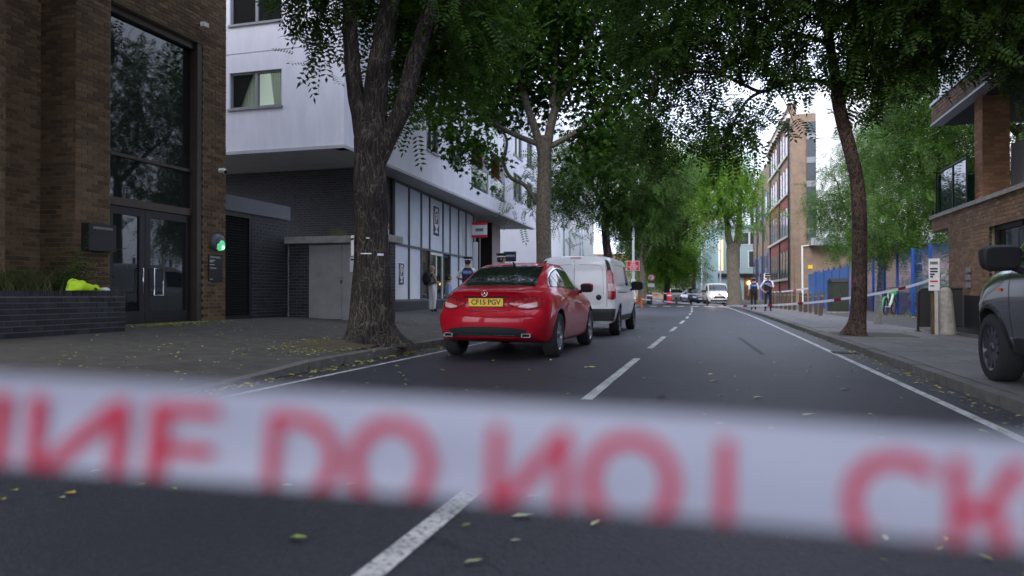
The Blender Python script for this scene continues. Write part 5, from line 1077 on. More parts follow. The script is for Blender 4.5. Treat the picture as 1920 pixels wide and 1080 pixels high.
so = thing('folding_stool', 'low folding stool under the seated man in blue', 'stool', (p.x, p.y, zg)); MB().box(p.x - .18, p.x + .18, p.y - .18, p.y + .18, zg + .39, zg + .42).build('seat', m_pblack, so)
for a in (-.15, .15):
    for b in (-.15, .15): MB().tube([(p.x + a, p.y + b, zg), (p.x - a * .8, p.y + b, zg + .39)], .012, 6).build('leg', m_greymetal, so)
# ================================================================ trees
def frond_template(npair, ln, lw, length, droop=.25, bend=.3):
    """a pinnate leaf: pairs of leaflets along a stalk (each leaflet two triangles folded on its midrib)"""
    V = []; Fc = []
    def leaf(p, d, up):
        s = d.cross(up).normalized(); b = len(V)
        V.extend([p, p + d * ln * .45 + s * lw * .5 - up * .0, p + d * ln, p + d * ln * .45 - s * lw * .5]); Fc.append((b, b + 1, b + 2)); Fc.append((b, b + 2, b + 3))
    up = Vector((0, 0, 1))
    for i in range(npair):
        t = (i + 1) / (npair + .5); p = Vector((length * t, 0, -droop * length * t * t))
        for s in (-1, 1): leaf(p, Vector((bend, s, -.25)).normalized(), up)
    leaf(Vector((length, 0, -droop * length)), Vector((1, 0, -.4)).normalized(), up)
    return np.array([tuple(v) for v in V]), np.array(Fc)
def plane_template(sz):
    rad = [.25, .55, .38, .85, .5, 1.0, .5, .85, .38, .55, .25]; V = [(0, 0, 0)]; n = len(rad)
    for i, r in enumerate(rad):
        a = math.radians(-150 + 300 * i / (n - 1)); V.append((sz * .5 * r * math.cos(a) + sz * .18, sz * .5 * r * math.sin(a), -.10 * sz * r * abs(math.sin(a))))
    return np.array(V), np.array([(0, i, i + 1) for i in range(1, n)])
def scatter(blobs, count, tmpl, rng, per=9, spread=.28, shell=.55, hang=.35, smin=.55, smax=1.3):
    """leaves in twig-end clumps through the volume of the crown"""
    TV, TF = tmpl; vol = np.array([b[1][0] * b[1][1] * b[1][2] * (b[2] if len(b) > 2 else 1) for b in blobs]); vol = vol ** .75; vol /= vol.sum(); cent = []; dirs = []
    ncl = max(1, count // per)
    for b, f in zip(blobs, vol):
        k = max(1, int(ncl * f)); d = rng.normal(size=(k, 3)); d /= np.linalg.norm(d, axis=1)[:, None]; r = rng.uniform(0, 1, k) ** (1 / 3.0); r = shell + (1 - shell) * r if shell > 0 else r
        r = np.where(rng.uniform(0, 1, k) < .35, rng.uniform(0.1, 1, k), r); r *= rng.uniform(.85, 1.18, k)
        cent.append(np.array(b[0]) + d * r[:, None] * np.array(b[1])); dirs.append(d)
    cent = np.concatenate(cent); dirs = np.concatenate(dirs); n = len(cent) * per; ci = np.repeat(np.arange(len(cent)), per)
    pos = cent[ci] + rng.normal(size=(n, 3)) * spread * np.array((1, 1, .7))
    X = dirs[ci] * .5 + rng.normal(size=(n, 3)) * .8; X[:, 2] -= hang; X /= np.linalg.norm(X, axis=1)[:, None]
    Z = np.array((0, 0, 1.0)) + rng.normal(size=(n, 3)) * .45; Y = np.cross(Z, X); Y /= np.linalg.norm(Y, axis=1)[:, None]; Z = np.cross(X, Y)
    s = rng.uniform(smin, smax, n); R = np.stack([X, Y, Z], 2) * s[:, None, None]
    V = np.einsum('nij,vj->nvi', R, TV) + pos[:, None, :]; Fa = TF[None] + (np.arange(n) * len(TV))[:, None, None]
    return V.reshape(-1, 3), Fa.reshape(-1, TF.shape[1]), cent
def B(u, v, d, ru, rv, rd, w=1): c = C(u, v, d); return (tuple(c), (ru * d / F, rd, rv * d / F), w)
def tree(name, label, trunk, limbs, blobs, count, tmpl, leaf, bark, seed, sides=14, rough=.06, twigs=80, per=9, spread=.28, hang=.35, group=None, flare=True, shell=.5):
    rng = np.random.default_rng(seed); base = trunk[0][0]; t = thing(name, label, 'tree', tuple(base), group); ph = rng.uniform(0, 6, 8)
    P, Rr = smooth_path([q[0] for q in trunk], [q[1] for q in trunk], 8)
    def mod(i, j):
        a = 2 * math.pi * j / sides; z = P[i].z
        k = 1 + rough * (math.sin(5 * a + ph[0] + z * .8) * .5 + math.sin(9 * a + ph[1] - z * 1.7) * .35 + math.sin(z * 4 + ph[2] + 2 * a) * .35 + math.sin(14 * a + ph[5] + z * 2.3) * .3)
        e = max(0, 1 - (z - base[2]) / .55)
        return k * (1 + (e ** 2 * (.38 + .36 * math.sin(3 * a + ph[3]) + .2 * math.sin(7 * a + ph[4])) if flare else 0))
    MB().tube(P, Rr, sides, mod=mod).build('trunk', bark, t); ends = []
    for lm in limbs:
        Q, q = smooth_path([k[0] for k in lm], [k[1] for k in lm], 6); MB().tube(Q, q, max(6, sides // 2), mod=lambda i, j: 1 + rough * .8 * math.sin(3 * j + i * .7)).build('limb', bark, t); ends += Q[len(Q) // 4:]
    V, Fc, cent = scatter(blobs, count, tmpl, rng, per, spread, shell, hang)
    tw = MB(); src = ends or [P[-1]]
    for c in cent[rng.permutation(len(cent))[:twigs]]:
        c = Vector(c); s = min(src, key=lambda q: (q - c).length); m_ = s.lerp(c, .5) + Vector((0, 0, .12 * (c - s).length)); Q, q = smooth_path([s, m_, c], [.026, .016, .006], 4); tw.tube(Q, q, 4, cap=False)
    if tw.v: tw.build('twigs', bark, t, kind='stuff')
    put('crown', mesh_np('crown', V, Fc, leaf), t); return t
# the big furrowed street tree at the left kerb
D1 = 11.9
def c1(u, v, dd=0): return C(u, v, D1 + dd)
b1 = c1(699, 646); b1.z = .10
T_A = frond_template(7, .105, .042, .50)
tree('street_tree', 'thick furrowed street tree with notices taped to its trunk beside the red car', [(b1, .42), (c1(698, 620), .375), (c1(697, 560), .325), (c1(696, 480), .285), (c1(695, 400), .26), (c1(693, 320), .262), (c1(694, 265), .275), (c1(696, 225), .22), (c1(698, 205), .12)],
     [[(c1(690, 285), .19), (c1(677, 225), .15), (c1(663, 150), .13), (c1(656, 60), .12), (c1(650, -60), .12), (c1(610, -260, -.8), .07)],
      [(c1(698, 280), .22), (c1(703, 200), .195), (c1(708, 130), .18), (c1(722, 50), .16), (c1(738, -60), .14), (c1(760, -300, .8), .07)],
      [(c1(702, 315), .14), (c1(728, 258), .145), (c1(755, 200), .14), (c1(772, 130), .14), (c1(796, 50), .125), (c1(826, -80), .10), (c1(900, -280), .06)]],
     [B(640, -60, 12.4, 115, 105, 1.4), B(760, -70, 12.8, 130, 110, 1.5), B(600, 35, 12.0, 48, 50, .6, .7), B(612, 92, 12.0, 30, 28, .4, .6), B(760, 40, 13.2, 75, 70, .8), B(745, 160, 13.0, 38, 75, .5, .6), B(850, 30, 12.6, 70, 80, 1.0), B(700, -320, 12.5, 330, 170, 3.2), B(560, -40, 11.8, 50, 60, .6), B(835, 110, 14, 70, 90, 1.0), B(765, 100, 13.6, 55, 90, .7), B(900, 40, 13.5, 80, 70, 1)],
     5600, T_A, m_leaf_a, m_bark, 3, sides=56, rough=.075, twigs=140, per=6, spread=.22)
# london plane behind the red car
D2 = 23.3
def c2(u, v, dd=0): return C(u, v, D2 + dd)
b2 = c2(1020, 590); b2.z = .15
T_P = plane_template(.265)
tree('plane_tree', 'pale mottled plane tree rising between the red car and the white van', [(b2, .28), (c2(1020, 500), .25), (c2(1019, 400), .235), (c2(1021, 320), .225), (c2(1021, 280), .235), (c2(1022, 255), .18)],
     [[(c2(1018, 290), .155), (c2(1003, 240), .13), (c2(986, 190), .115), (c2(974, 130), .105), (c2(975, 60), .11), (c2(985, -60), .07)], [(c2(1024, 290), .165), (c2(1033, 235), .145), (c2(1045, 195), .13), (c2(1072, 150), .10), (c2(1100, 90), .09), (c2(1120, 0), .06)],
      [(c2(1030, 275), .10), (c2(1080, 248), .085), (c2(1125, 215), .09), (c2(1165, 170), .06)], [(c2(1036, 200), .11), (c2(1040, 120), .09), (c2(1045, 30), .07)], [(c2(1010, 385), .075), (c2(985, 348), .07), (c2(958, 333), .062), (c2(945, 305), .055), (c2(950, 262), .045), (c2(930, 225), .03)], [(c2(1010, 270), .10), (c2(950, 245), .08), (c2(880, 200, -1), .05)]],
     [B(960, 90, 24, 130, 95, 2.6), B(1090, 60, 24.3, 130, 110, 2.6), B(880, 120, 22.3, 95, 100, 2.0), B(865, 245, 21.6, 62, 45, 1.0, .8), B(815, 225, 21, 40, 40, .7, .6), B(905, 295, 22, 32, 52, .7, .5), B(1130, 170, 23.5, 95, 70, 1.8), B(1000, 190, 25, 100, 55, 1.0, .7), B(1170, 255, 23, 70, 50, 1.3), B(1110, 290, 24, 60, 35, 1), B(1000, -110, 23, 260, 140, 4), B(1230, 70, 23, 80, 90, 1.6), B(830, 40, 22.5, 75, 70, 1.2), B(1040, 15, 22.2, 150, 60, .8, .6)],
     36000, T_P, m_leaf_p, m_bark_p, 5, sides=20, rough=.035, twigs=170, per=10, spread=.30, hang=.5, flare=False)
# the leaning tree on the right pavement
D6 = 15.2
def c6(u, v, dd=0): return C(u, v, D6 + dd)
b6 = c6(1604, 629); b6.z = .10
T_L = frond_template(6, .105, .046, .40)
tree('street_tree', 'slender leaning brown-barked tree on the right pavement reaching over the road', [(b6, .20), (c6(1608, 600), .165), (c6(1611, 540), .152), (c6(1612, 460), .146), (c6(1611, 390), .145), (c6(1606, 330), .138), (c6(1593, 275), .132), (c6(1580, 225), .13), (c6(1572, 185), .13), (c6(1570, 165), .11)],
     [[(c6(1574, 195), .12), (c6(1566, 130), .105), (c6(1556, 60), .09), (c6(1560, -60), .06)], [(c6(1574, 190), .13), (c6(1594, 145), .115), (c6(1606, 85), .1), (c6(1600, 20), .09), (c6(1625, -80), .05)],
      [(c6(1569, 168), .058), (c6(1545, 153), .05), (c6(1505, 149), .046), (c6(1465, 157), .042), (c6(1430, 171), .04), (c6(1395, 158), .034), (c6(1350, 138), .04), (c6(1290, 133), .03), (c6(1230, 150), .02)], [(c6(1430, 170), .04), (c6(1400, 190), .03), (c6(1370, 240), .02)], [(c6(1395, 155), .035), (c6(1330, 60), .03), (c6(1300, -20), .02)], [(c6(1606, 80), .06), (c6(1700, 40, -.8), .05), (c6(1800, 40, -1.2), .03)], [(c6(1560, 80), .05), (c6(1490, 60), .04), (c6(1440, 40), .03)]],
     [B(1260, 95, 15.5, 95, 70, 1.1), B(1360, 55, 15.3, 80, 55, 1.0), B(1230, 235, 15.8, 42, 75, .6), B(1355, 235, 15.2, 62, 60, .7), B(1285, 200, 15.6, 42, 45, .5, .7), B(1310, 285, 15.2, 30, 35, .4, .7), B(1470, 45, 15, 85, 50, 1.0), B(1520, 110, 15, 60, 40, .7, .6), B(1480, 240, 14.8, 50, 32, .4, .35), B(1640, 50, 14.6, 110, 65, 1.2), B(1780, 40, 14, 110, 55, 1.2), B(1660, 130, 14.8, 70, 48, .8), B(1740, 120, 14.4, 45, 35, .5, .6), B(1640, 195, 15, 45, 30, .4, .6), B(1880, 60, 13.6, 80, 60, 1), B(1890, 130, 13.6, 38, 25, .4, .5), B(1450, 120, 15, 45, 32, .6, .6), B(1400, 100, 15, 42, 32, .6, .7), B(1450, -140, 15, 420, 130, 3), B(1800, -120, 14, 250, 110, 3)],
     14500, T_L, m_leaf_d, m_bark_r, 7, sides=24, rough=.05, twigs=300, per=15, spread=.23)
# feathery tree further along the left pavement
def cd(d): return lambda u, v, dd=0: C(u, v, d + dd)
c3 = cd(37); b3 = c3(1143, 580); b3.z = .15
T_W = frond_template(6, .17, .055, .55, .35)
tree('street_tree', 'dark feathery tree with a curved trunk behind the white van', [(b3, .27), (c3(1142, 500), .22), (c3(1137, 455), .21), (c3(1135, 410), .2), (c3(1140, 385), .17)],
     [[(c3(1137, 400), .14), (c3(1165, 350), .11), (c3(1190, 300), .07)], [(c3(1136, 400), .13), (c3(1110, 350), .1), (c3(1060, 320), .06)], [(c3(1140, 385), .12), (c3(1135, 310), .09), (c3(1130, 240), .05)], [(c3(1150, 375), .08), (c3(1210, 365), .06), (c3(1260, 340), .03)]],
     [B(1095, 320, 36.5, 85, 65, 2.0), B(1180, 340, 37, 90, 70, 2.0), B(1150, 260, 37, 90, 50, 2), B(1035, 365, 36, 40, 48, 1, .7), B(985, 375, 35, 22, 30, .6, .5), B(1090, 400, 36, 35, 35, .8, .5), B(1210, 400, 37, 60, 36, 1.2), B(1258, 330, 38, 45, 60, 1.4), B(1170, 410, 37, 40, 30, .8)],
     6200, T_W, m_leaf_w, m_bark, 9, twigs=160, per=14, spread=.42, flare=False)
c5 = cd(57); b5 = c5(1377, 572); b5.z = .1
tree('street_tree', 'thick forked tree with bright crown by the oncoming van', [(b5, .62), (c5(1376, 540), .52), (c5(1374, 490), .47), (c5(1374, 465), .48), (c5(1374, 455), .3)],
     [[(c5(1373, 475), .32), (c5(1366, 445), .27), (c5(1362, 410), .2), (c5(1345, 350), .12)], [(c5(1377, 475), .34), (c5(1384, 445), .29), (c5(1386, 410), .22), (c5(1390, 350), .12)]],
     [B(1350, 350, 57, 62, 50, 3), B(1388, 395, 56, 40, 32, 1.8), B(1330, 290, 58, 55, 45, 3), B(1390, 320, 57, 38, 45, 2), B(1300, 345, 60, 45, 50, 2.5), B(1345, 400, 57, 35, 28, 1.6)],
     3600, frond_template(6, .22, .075, .8, .4), m_leaf_l, m_bark_p, 13, per=14, spread=.6, twigs=60, flare=False)
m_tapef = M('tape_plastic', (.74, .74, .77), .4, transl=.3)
specs = [('street_tree', 'bright green rounded tree over the far crossing', 1250, 72, [B(1255, 480, 72, 52, 36, 3), B(1225, 455, 74, 40, 30, 3), B(1272, 475, 76, 30, 32, 3)], m_leaf_l, 2600),
         ('street_tree', 'tall grey-trunked tree behind the white lamp post', 1203, 60, [B(1215, 405, 62, 45, 42, 3), B(1190, 430, 60, 26, 40, 2), B(1250, 420, 66, 48, 32, 3)], m_leaf_d, 2200),
         ('street_tree', 'deep green tree closing the far end of the street', 1300, 105, [B(1272, 445, 105, 34, 36, 4), B(1240, 500, 110, 70, 32, 5), B(1262, 515, 105, 40, 25, 4), B(1210, 510, 100, 30, 30, 3)], m_leaf_w, 2600),
         ('street_tree', 'yellowing tree rising behind the feathery tree', 1280, 85, [B(1285, 340, 85, 42, 55, 4), B(1240, 330, 88, 45, 60, 4), B(1302, 385, 86, 26, 36, 3)], m_leaf_y, 2600)]
for k, (nm, lab, u, d, bl2, lf, cnt) in enumerate(specs):
    cx = cd(d); bb = cx(u, 570); bb.z = .1
    tree(nm, lab, [(bb, .35), (cx(u + 1, 530), .28), (cx(u - 1, 490), .22), (cx(u, 450), .14)], [[(cx(u, 500), .14), (cx(u - 18, 465), .08)], [(cx(u, 495), .14), (cx(u + 20, 460), .08)]], bl2, cnt, frond_template(5, .30, .11, 1.0, .4), lf, m_bark_p if k == 1 else m_bark, 20 + k, per=16, spread=.75, twigs=40, flare=False)
# willowy trees behind the blue fence
T_V = frond_template(7, .17, .04, .65, .7)
for k, (lab, u, d, bl2, cnt) in enumerate((('willowy green tree behind the blue fence beside the terrace building', 1715, 33, [B(1700, 300, 33, 85, 95, 2.6), B(1770, 280, 32, 60, 90, 2.2), B(1690, 410, 31, 80, 60, 1.8), B(1760, 400, 30, 55, 60, 1.5), B(1700, 200, 34, 75, 60, 2.2), B(1800, 200, 33, 45, 50, 1.6), B(1640, 440, 32, 40, 40, 1.2), B(1820, 330, 33, 40, 90, 1.5), B(1720, 90, 35, 110, 70, 2.6), B(1800, 60, 34, 70, 80, 2.2), B(1730, -60, 35, 100, 80, 2.6)], 10500),
                                      ('drooping pale willow hanging over the blue fence by the warehouse', 1650, 44, [B(1570, 370, 44, 50, 55, 2.2), B(1530, 385, 44, 25, 38, 1.2), B(1620, 300, 45, 50, 70, 2.4), B(1585, 440, 43, 40, 35, 1.5), B(1640, 400, 43, 45, 60, 2), B(1660, 270, 46, 45, 60, 2.4)], 3800))):
    cx = cd(d); bb = cx(u, 575); bb.z = .1
    tree('willow_tree', lab, [(bb, .28), (cx(u + 4, 500), .22), (cx(u - 4, 430), .18), (cx(u - 10, 360), .12)], [[(cx(u, 470), .12), (cx(u - 60, 400), .08), (cx(u - 80, 340), .04)], [(cx(u - 5, 440), .12), (cx(u + 40, 370), .08), (cx(u + 70, 290), .04)], [(cx(u - 8, 400), .1), (cx(u - 20, 300), .06)]], bl2, cnt, T_V, m_leaf_w, m_bark, 31 + k, per=8, spread=.42, hang=1.0, twigs=120, flare=False)
# trees added, mostly out of view, to shade the foreground and darken window reflections
T_O = frond_template(6, .16, .07, .55)
for k, (lab, b_, hgt, bl2) in enumerate((('broad unseen shade tree added over the left pavement beside the camera', Vector((-6.4, 1.2, .15)), 6.2, [((-6.2, 1.6, 8.0), (4.4, 4.2, 2.2)), ((-2.0, 0.2, 8.4), (3.6, 3.8, 1.8)), ((-7.5, 4.8, 8.8), (3.0, 2.8, 1.9)), ((-2.5, 4.2, 8.8), (3.2, 2.6, 1.4)), ((-5, -4, 8), (4, 4, 2.2))]),
                                        ('tall spreading tree added behind the terrace building to darken the glass reflections', Vector((11.5, 32.5, .1)), 7.5, [((11, 32.5, 8.5), (3.6, 3.8, 3.0)), ((10.5, 33, 12.5), (3.4, 3.8, 2.8)), ((13, 30, 10.5), (3, 3, 3))]),
                                        ('broad unseen shade tree added on the right kerb behind the silver van', Vector((4.9, 0.6, .1)), 6.4, [((4.2, 1.0, 8.0), (4.0, 4.2, 2.2)), ((5.4, 4.8, 8.8), (3.2, 2.8, 1.8)), ((1.2, 4.6, 9.0), (3.0, 2.6, 1.3)), ((3, -4, 8), (4.4, 4, 2.2))]))):
    up = lambda h, dx=0, dy=0: b_ + Vector((dx, dy, h))
    tree('street_tree', lab, [(b_, .34), (up(2), .28), (up(4.5), .25), (up(hgt), .2)], [[(up(hgt - .5), .16), (up(hgt + 1.2, 1.2, .5), .1), (up(hgt + 2.4, 2.6, .6), .05)], [(up(hgt - .5), .16), (up(hgt + 1.2, -1.0, .9), .1), (up(hgt + 2.6, -1.8, 2), .05)]], bl2, 9000 if b_.y < 5 else 4600, T_O, m_leaf_a, m_bark, 50 + k, per=8, spread=.4, twigs=60)
# ================================================================ small plants
def tuft(name, label, c, n, h, r, mat, seed, lean=.5):
    rng = np.random.default_rng(seed); V = []; Fc = []
    for i in range(n):
        a = rng.uniform(0, 6.28); q = np.array((c[0] + rng.normal() * r, c[1] + rng.normal() * r, c[2])); l = h * rng.uniform(.5, 1); d = np.array((math.cos(a), math.sin(a), 0)) * lean * rng.uniform(.3, 1.2); s = np.array((-math.sin(a), math.cos(a), 0)) * .006; b = len(V)
        for t in (0, .5, 1): p = q + np.array((0, 0, l * (t - .25 * t * t))) + d * l * t * t; w = (1 - t) * 1.0 + .1; V += [p - s * w, p + s * w]
        Fc += [(b, b + 1, b + 3, b + 2), (b + 2, b + 3, b + 5, b + 4)]
    return tag(put(name, mesh_np(name, V, Fc, mat)), label, 'plant')
m_grassy = leafmat('tuft_leaf', (.11, .13, .05), .3)
tuft('grass_clump', 'spiky ornamental grass growing in the brick planter', (-9.9, 8.0, .97), 1100, .55, .26, m_grassy, 1, .9)
tuft('roof_weeds', 'dry weeds sprouting on the bin store roof slab', (-9.0, 15.95, 2.4), 90, .35, .10, m_grassy, 2, .8)
rng = np.random.default_rng(4); V, Fc, _ = scatter([((-9.75, 9.0, 1.3), (.3, .35, .25))], 90, frond_template(8, .07, .022, .42, .5), rng, 5, .12, .3, .1)
sh_ = thing('fern_shrub', 'dark ferny shrub in the planter under the mailbox', 'shrub', (-9.8, 8.9, .98)); put('foliage', mesh_np('foliage', V, Fc, m_leaf_d), sh_); mb = MB()
for a in range(9): mb.tube([(-9.78, 8.95, .97), (-9.8 + .25 * math.cos(a), 8.95 + .3 * math.sin(a), 1.35)], [.012, .005], 5)
mb.build('stems', m_bark, sh_)
V, Fc, _ = scatter([((XF + .6, 27.5, 1.0), (.4, 2.2, .9)), ((XF + .7, 33, .9), (.4, 3, .8))], 900, frond_template(4, .12, .06, .3), rng, 6, .25, .2, .1)
hg = thing('hedge_shrub', 'pale variegated shrub growing through the blue mesh fence', 'shrub', (XF + .6, 29, .1)); put('foliage', mesh_np('foliage', V, Fc, leafmat('shrub_leaf', (.20, .23, .13), .3)), hg); mb = MB()
for a in range(16): mb.tube([(XF + .6, 26 + a * .5, .1), (XF + .6 + random.uniform(-.2, .2), 26 + a * .5 + random.uniform(-.3, .3), 1.3)], [.015, .006], 5)
mb.build('stems', m_bark, hg)
# notices and old tape on the big trunk
no = thing('tree_notice', 'white planning notice wrapped on the big furrowed trunk', 'notice', tuple(c1(664, 470))); ctr = c1(696.5, 470)
def on_trunk(u0, u1, v0, v1, r, name, mat, parent):
    V = []; Fc = []; a0, a1 = [math.asin(max(-.98, min(.98, ((u - 696.5) * D1 / F) / r))) for u in (u0, u1)]; rt = Vector((CT, ST, 0)); fw_ = Vector((ST, -CT, 0))
    for i in range(9):
        a = a0 + (a1 - a0) * i / 8
        for v in (v0, v1): p = c1(696.5, v) + rt * (r * math.sin(a)) + fw_ * (r * math.cos(a)); V.append(tuple(p))
    return put(name, mesh_np(name, V, [(2 * i, 2 * i + 2, 2 * i + 3, 2 * i + 1) for i in range(8)], mat), parent)
on_trunk(657, 669, 443, 481, .335, 'sheet', m_paper, no); on_trunk(657.5, 668.5, 448, 452, .337, 'heading', m_ink, no)
tp_ = thing('tape_remnant', 'torn strips of white tape left around the big furrowed trunk', 'tape', tuple(c1(705, 478))); on_trunk(684, 704, 476.5, 478.5, .345, 'lower_strip', m_paper, tp_); on_trunk(714, 724, 477, 481, .345, 'end_strip', m_paper, tp_); on_trunk(694, 700, 448, 450, .335, 'upper_strip', m_paper, tp_)
# ================================================================ fallen leaves
def leafshape(sz, ang, p, zf, curl, rr):
    c, s = math.cos(ang), math.sin(ang); out = []
    for x, y in ((-.5, 0), (-.2, .2), (.15, .22), (.5, 0), (.15, -.2), (-.2, -.18)):
        X, Y = x * sz, y * sz; q = (p[0] + X * c - Y * s, p[1] + X * s + Y * c); out.append((q[0], q[1], zf(*q) + .006 + curl * abs(y) * sz * rr.uniform(.5, 2) + (.3 * curl * sz * (x > .3))))
    return out
m_fl = [M('fallen_leaf_green', (.22, .30, .05), .6, var=.3, scale=60), M('fallen_leaf_yellow', (.50, .42, .06), .6, var=.3, scale=60), M('fallen_leaf_brown', (.22, .13, .05), .7, var=.3, scale=60), M('fallen_leaf_pale', (.38, .42, .24), .6, var=.2, scale=60)]
rr = random.Random(21); road_z = lambda x, y: .004
for i, (u, v, sz, k) in enumerate(((560, 1013, .09, 0), (980, 971, .10, 3), (888, 1057, .075, 3), (875, 988, .045, 0), (133, 928, .075, 1), (265, 912, .05, 0), (180, 887, .05, 3), (118, 936, .04, 3), (540, 914, .06, 3), (1012, 657, .14, 3), (1340, 716, .13, 1), (1585, 731, .12, 0), (1420, 748, .1, 3), (1515, 780, .12, 3), (1110, 690, .12, 1), (1240, 747, .1, 3))):
    p = G(u, v, 0); a = rr.uniform(-.5, .5) + TH; P_ = leafshape(sz, a, p, road_z, .35, rr)
    o = MB().add([(p.x, p.y, .012)] + P_, [(0, j + 1, (j + 1) % 6 + 1) for j in range(6)], 0, True).build('fallen_leaf', m_fl[k])
    tag(o, ('green', 'yellow', 'brown', 'pale green')[k] + ' fallen leaf lying on the dark asphalt', 'leaf', ('green', 'yellow', 'brown', 'pale green')[k] + ' leaves fallen on the road')
def litter(name, n, gen, zf, smin, smax, seed):
    rr = random.Random(seed); mb = MB()
    for i in range(n):
        p = gen(rr); sz = rr.uniform(smin, smax); P_ = leafshape(sz, rr.uniform(0, 6.28), p, zf, .5, rr); mb.add([(p[0], p[1], zf(*p) + .01)] + P_, [(0, j + 1, (j + 1) % 6 + 1) for j in range(6)], rr.choice((0, 0, 1, 1, 2, 3)))
    o = mb.build(name, m_fl, kind='stuff'); o['label'] = name.replace('_', ' ') + ' of small yellow and brown leaves'; o['category'] = 'leaf litter'
litter('gutter_litter', 900, lambda r: (-4.95 + abs(r.gauss(0, .16)), r.uniform(5, 22)), lambda x, y: .004, .03, .085, 1)
litter('gutter_drift', 500, lambda r: (kr(12) - abs(r.gauss(0, .14)) + .03, r.uniform(4, 24)), lambda x, y: .004, .03, .07, 2)
litter('road_scatter', 190, lambda r: (r.uniform(-4.3, 2.0), 2.5 + 22 * r.random() ** 1.3), lambda x, y: .004, .03, .08, 3)
litter('pavement_litter', 520, lambda r: (-5.3 - abs(r.gauss(0, 1.9)), r.uniform(6, 20)), zl, .025, .07, 4)
litter('tree_base_litter', 800, lambda r: (-5.75 + r.gauss(0, .33), 10.15 + r.gauss(0, .75)), lambda x, y: zl(x, y) + .03 * max(0, 1 - math.hypot(x + 5.6, y - 10.5)), .03, .08, 5)
litter('doorway_litter', 700, lambda r: (-9.98 + abs(r.gauss(0, .22)), 11.1 + r.gauss(0, .8)), zl, .03, .075, 6)
litter('fence_litter', 300, lambda r: (XF - .5 + r.gauss(0, .4), 27 + r.gauss(0, 2)), lambda x, y: .1, .05, .12, 7)
m_moss = M('soil_mound', (.06, .042, .03), .95, col2=(.10, .085, .05), scale=18, bump=.6, bscale=60)
V = []; Fc = []; n = 40
for i in range(n + 1):
    for j in range(n + 1):
        x, y = -6.75 + 1.55 * i / n, 8.9 + 2.9 * j / n; e = min(i, n - i, j, n - j) / n * 2; k = max(0, 1 - math.hypot((x + 5.75) / .75, (y - 10.4) / 1.35)); V.append((x, y, zl(x, y) - .012 + .09 * k ** .8 + .012 * math.sin(x * 13) * math.sin(y * 11) * (k > 0)))
for i in range(n):
    for j in range(n): a = i * (n + 1) + j; Fc.append((a, a + n + 1, a + n + 2, a + 1))
put('tree_pit_soil', mesh_np('tree_pit_soil', V, Fc, m_moss, True), lp)
tuft('kerb_weeds', 'green weeds sprouting at the foot of the big furrowed tree', (-5.15, 11.15, .15), 120, .16, .10, m_leaf_l, 6, .8); tuft('root_grass', 'yellow-green tuft growing among the roots of the big tree', (-6.0, 10.0, .2), 60, .10, .14, m_leaf_y, 7, .9)
# ================================================================ police tape
m_tape_shaded = M('tape_white_shaded', (.37, .38, .47), .4, transl=.42); m_taper = M('tape_red', (.42, .004, .04), .4, transl=.35)  # near tape's shade is put into this darker, bluer white
def tape(name, label, pts, w, up=None, seg=120, letters=False, blocks=0.0):
    Q, _ = smooth_path(pts, [0] * len(pts), max(2, seg // (len(pts) - 1))); t = thing(name, label, 'tape', tuple(Q[0])); S_ = [0]
    for a, b in zip(Q, Q[1:]): S_.append(S_[-1] + (b - a).length)
    def at(s, k, off=0):
        s = max(0, min(S_[-1] - 1e-6, s)); i = max(j for j in range(len(S_)) if S_[j] <= s); i = min(i, len(Q) - 2); f = (s - S_[i]) / (S_[i + 1] - S_[i]); p = Q[i].lerp(Q[i + 1], f); d = (Q[i + 1] - Q[i]).normalized(); u = Vector((0, 0, 1)); u = (u - d * u.dot(d)).normalized(); n_ = d.cross(u); tw = .12 * math.sin(s * 3.1 + 1); u2 = u * math.cos(tw) + n_ * math.sin(tw)
        return p + u2 * (k * w) + n_ * off
    V = []; Fc = []; rows = 4
    for i, s in enumerate(S_):
        for r in range(rows + 1): V.append(tuple(at(s, r / rows - .5, .0015 * math.sin(r * 1.5 + s * 9))))
    for i in range(len(S_) - 1):
        for r in range(rows): a = i * (rows + 1) + r; Fc.append((a, a + rows + 1, a + rows + 2, a + 1))
    put('strip', mesh_np('strip', V, Fc, m_tape_shaded if letters else m_tapef, True), t)
    if letters: return t, at, S_[-1]
    if blocks:
        s = .3
        while s < S_[-1] - .5:
            V = [tuple(at(s + q * .06, k, o)) for q in range(7) for k in (-.51, .51) for o in (.004, -.004)]; Fc = [(4 * q + a, 4 * q + 4 + a, 4 * q + 6 + a, 4 * q + 2 + a) for q in range(6) for a in (0, 1)]; put('red_block', mesh_np('red_block', V, Fc, m_taper), t); s += blocks
    return t, at, S_[-1]
def tp3(u, v, d): return C(u, v, d)
near = [tp3(-1500, 700, .60), tp3(-800, 742, .52), tp3(0, 786, .438), tp3(640, 828, .412), tp3(1280, 872, .386), tp3(1920, 925, .362), tp3(2700, 985, .335), tp3(3600, 1040, .31)]
t, at, LT = tape('police_tape', 'white police cordon tape with red lettering stretched across the foreground', near, .054, letters=True)
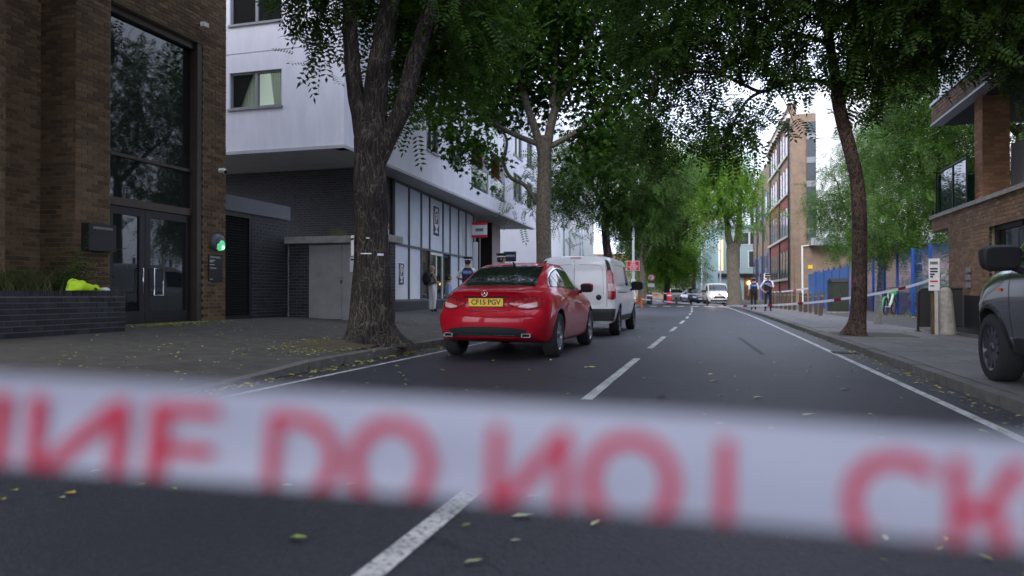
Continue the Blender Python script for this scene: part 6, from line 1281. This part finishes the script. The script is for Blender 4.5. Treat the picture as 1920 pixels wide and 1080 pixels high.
# lettering runs to the folded lower edge of the tape
def s_at(u):
    best = None
    for i in range(400):
        s = LT * i / 400; q = proj(at(s, 0)); e = abs(q[0] - u) if q[2] > 0 else 9e9
        if best is None or e < best[0]: best = (e, s)
    return best[1]
for word, u0, u1 in (('LINE', -130, 410), ('DO', 505, 822), ('NOT', 925, 1425), ('CROSS', 1580, 2440), ('POLICE', -1300, -330)):
    me = text_mesh(word, 1.0, .009); xs = [v.co.x for v in me.vertices]; ys = [v.co.y for v in me.vertices]; x0, x1, y0, y1 = min(xs), max(xs), min(ys), max(ys); s0, s1 = s_at(u0), s_at(u1)
    # the tape hangs wrong side out, so the words stand on their heads and run off the lower edge
    bm = bmesh.new(); bm.from_mesh(me); bmesh.ops.subdivide_edges(bm, edges=[e for e in bm.edges if e.calc_length() > .12], cuts=2)
    ycut = y0 + (y1 - y0) * .80; bmesh.ops.bisect_plane(bm, geom=bm.verts[:] + bm.edges[:] + bm.faces[:], plane_co=(0, ycut, 0), plane_no=(0, 1, 0), clear_outer=True); bm.to_mesh(me); bm.free()
    for v in me.vertices: v.co = at(s0 + (v.co.x - x0) / (x1 - x0) * (s1 - s0), .30 - (v.co.y - y0) / (ycut - y0) * .79, .0022)
    me.materials.clear(); me.materials.append(m_taper); put('lettering', me, t)
a, b = Vector((5.36, 19.75, 1.45)), C(1187.5, 559, 46.9)
mid = [a] + [C(u, v, d) for u, v, d in ((1690, 541, 20.3), (1590, 559, 21.8), (1500, 569, 24.6), (1400, 573.5, 29), (1320, 571, 34.2), (1250, 565.5, 40))] + [b]
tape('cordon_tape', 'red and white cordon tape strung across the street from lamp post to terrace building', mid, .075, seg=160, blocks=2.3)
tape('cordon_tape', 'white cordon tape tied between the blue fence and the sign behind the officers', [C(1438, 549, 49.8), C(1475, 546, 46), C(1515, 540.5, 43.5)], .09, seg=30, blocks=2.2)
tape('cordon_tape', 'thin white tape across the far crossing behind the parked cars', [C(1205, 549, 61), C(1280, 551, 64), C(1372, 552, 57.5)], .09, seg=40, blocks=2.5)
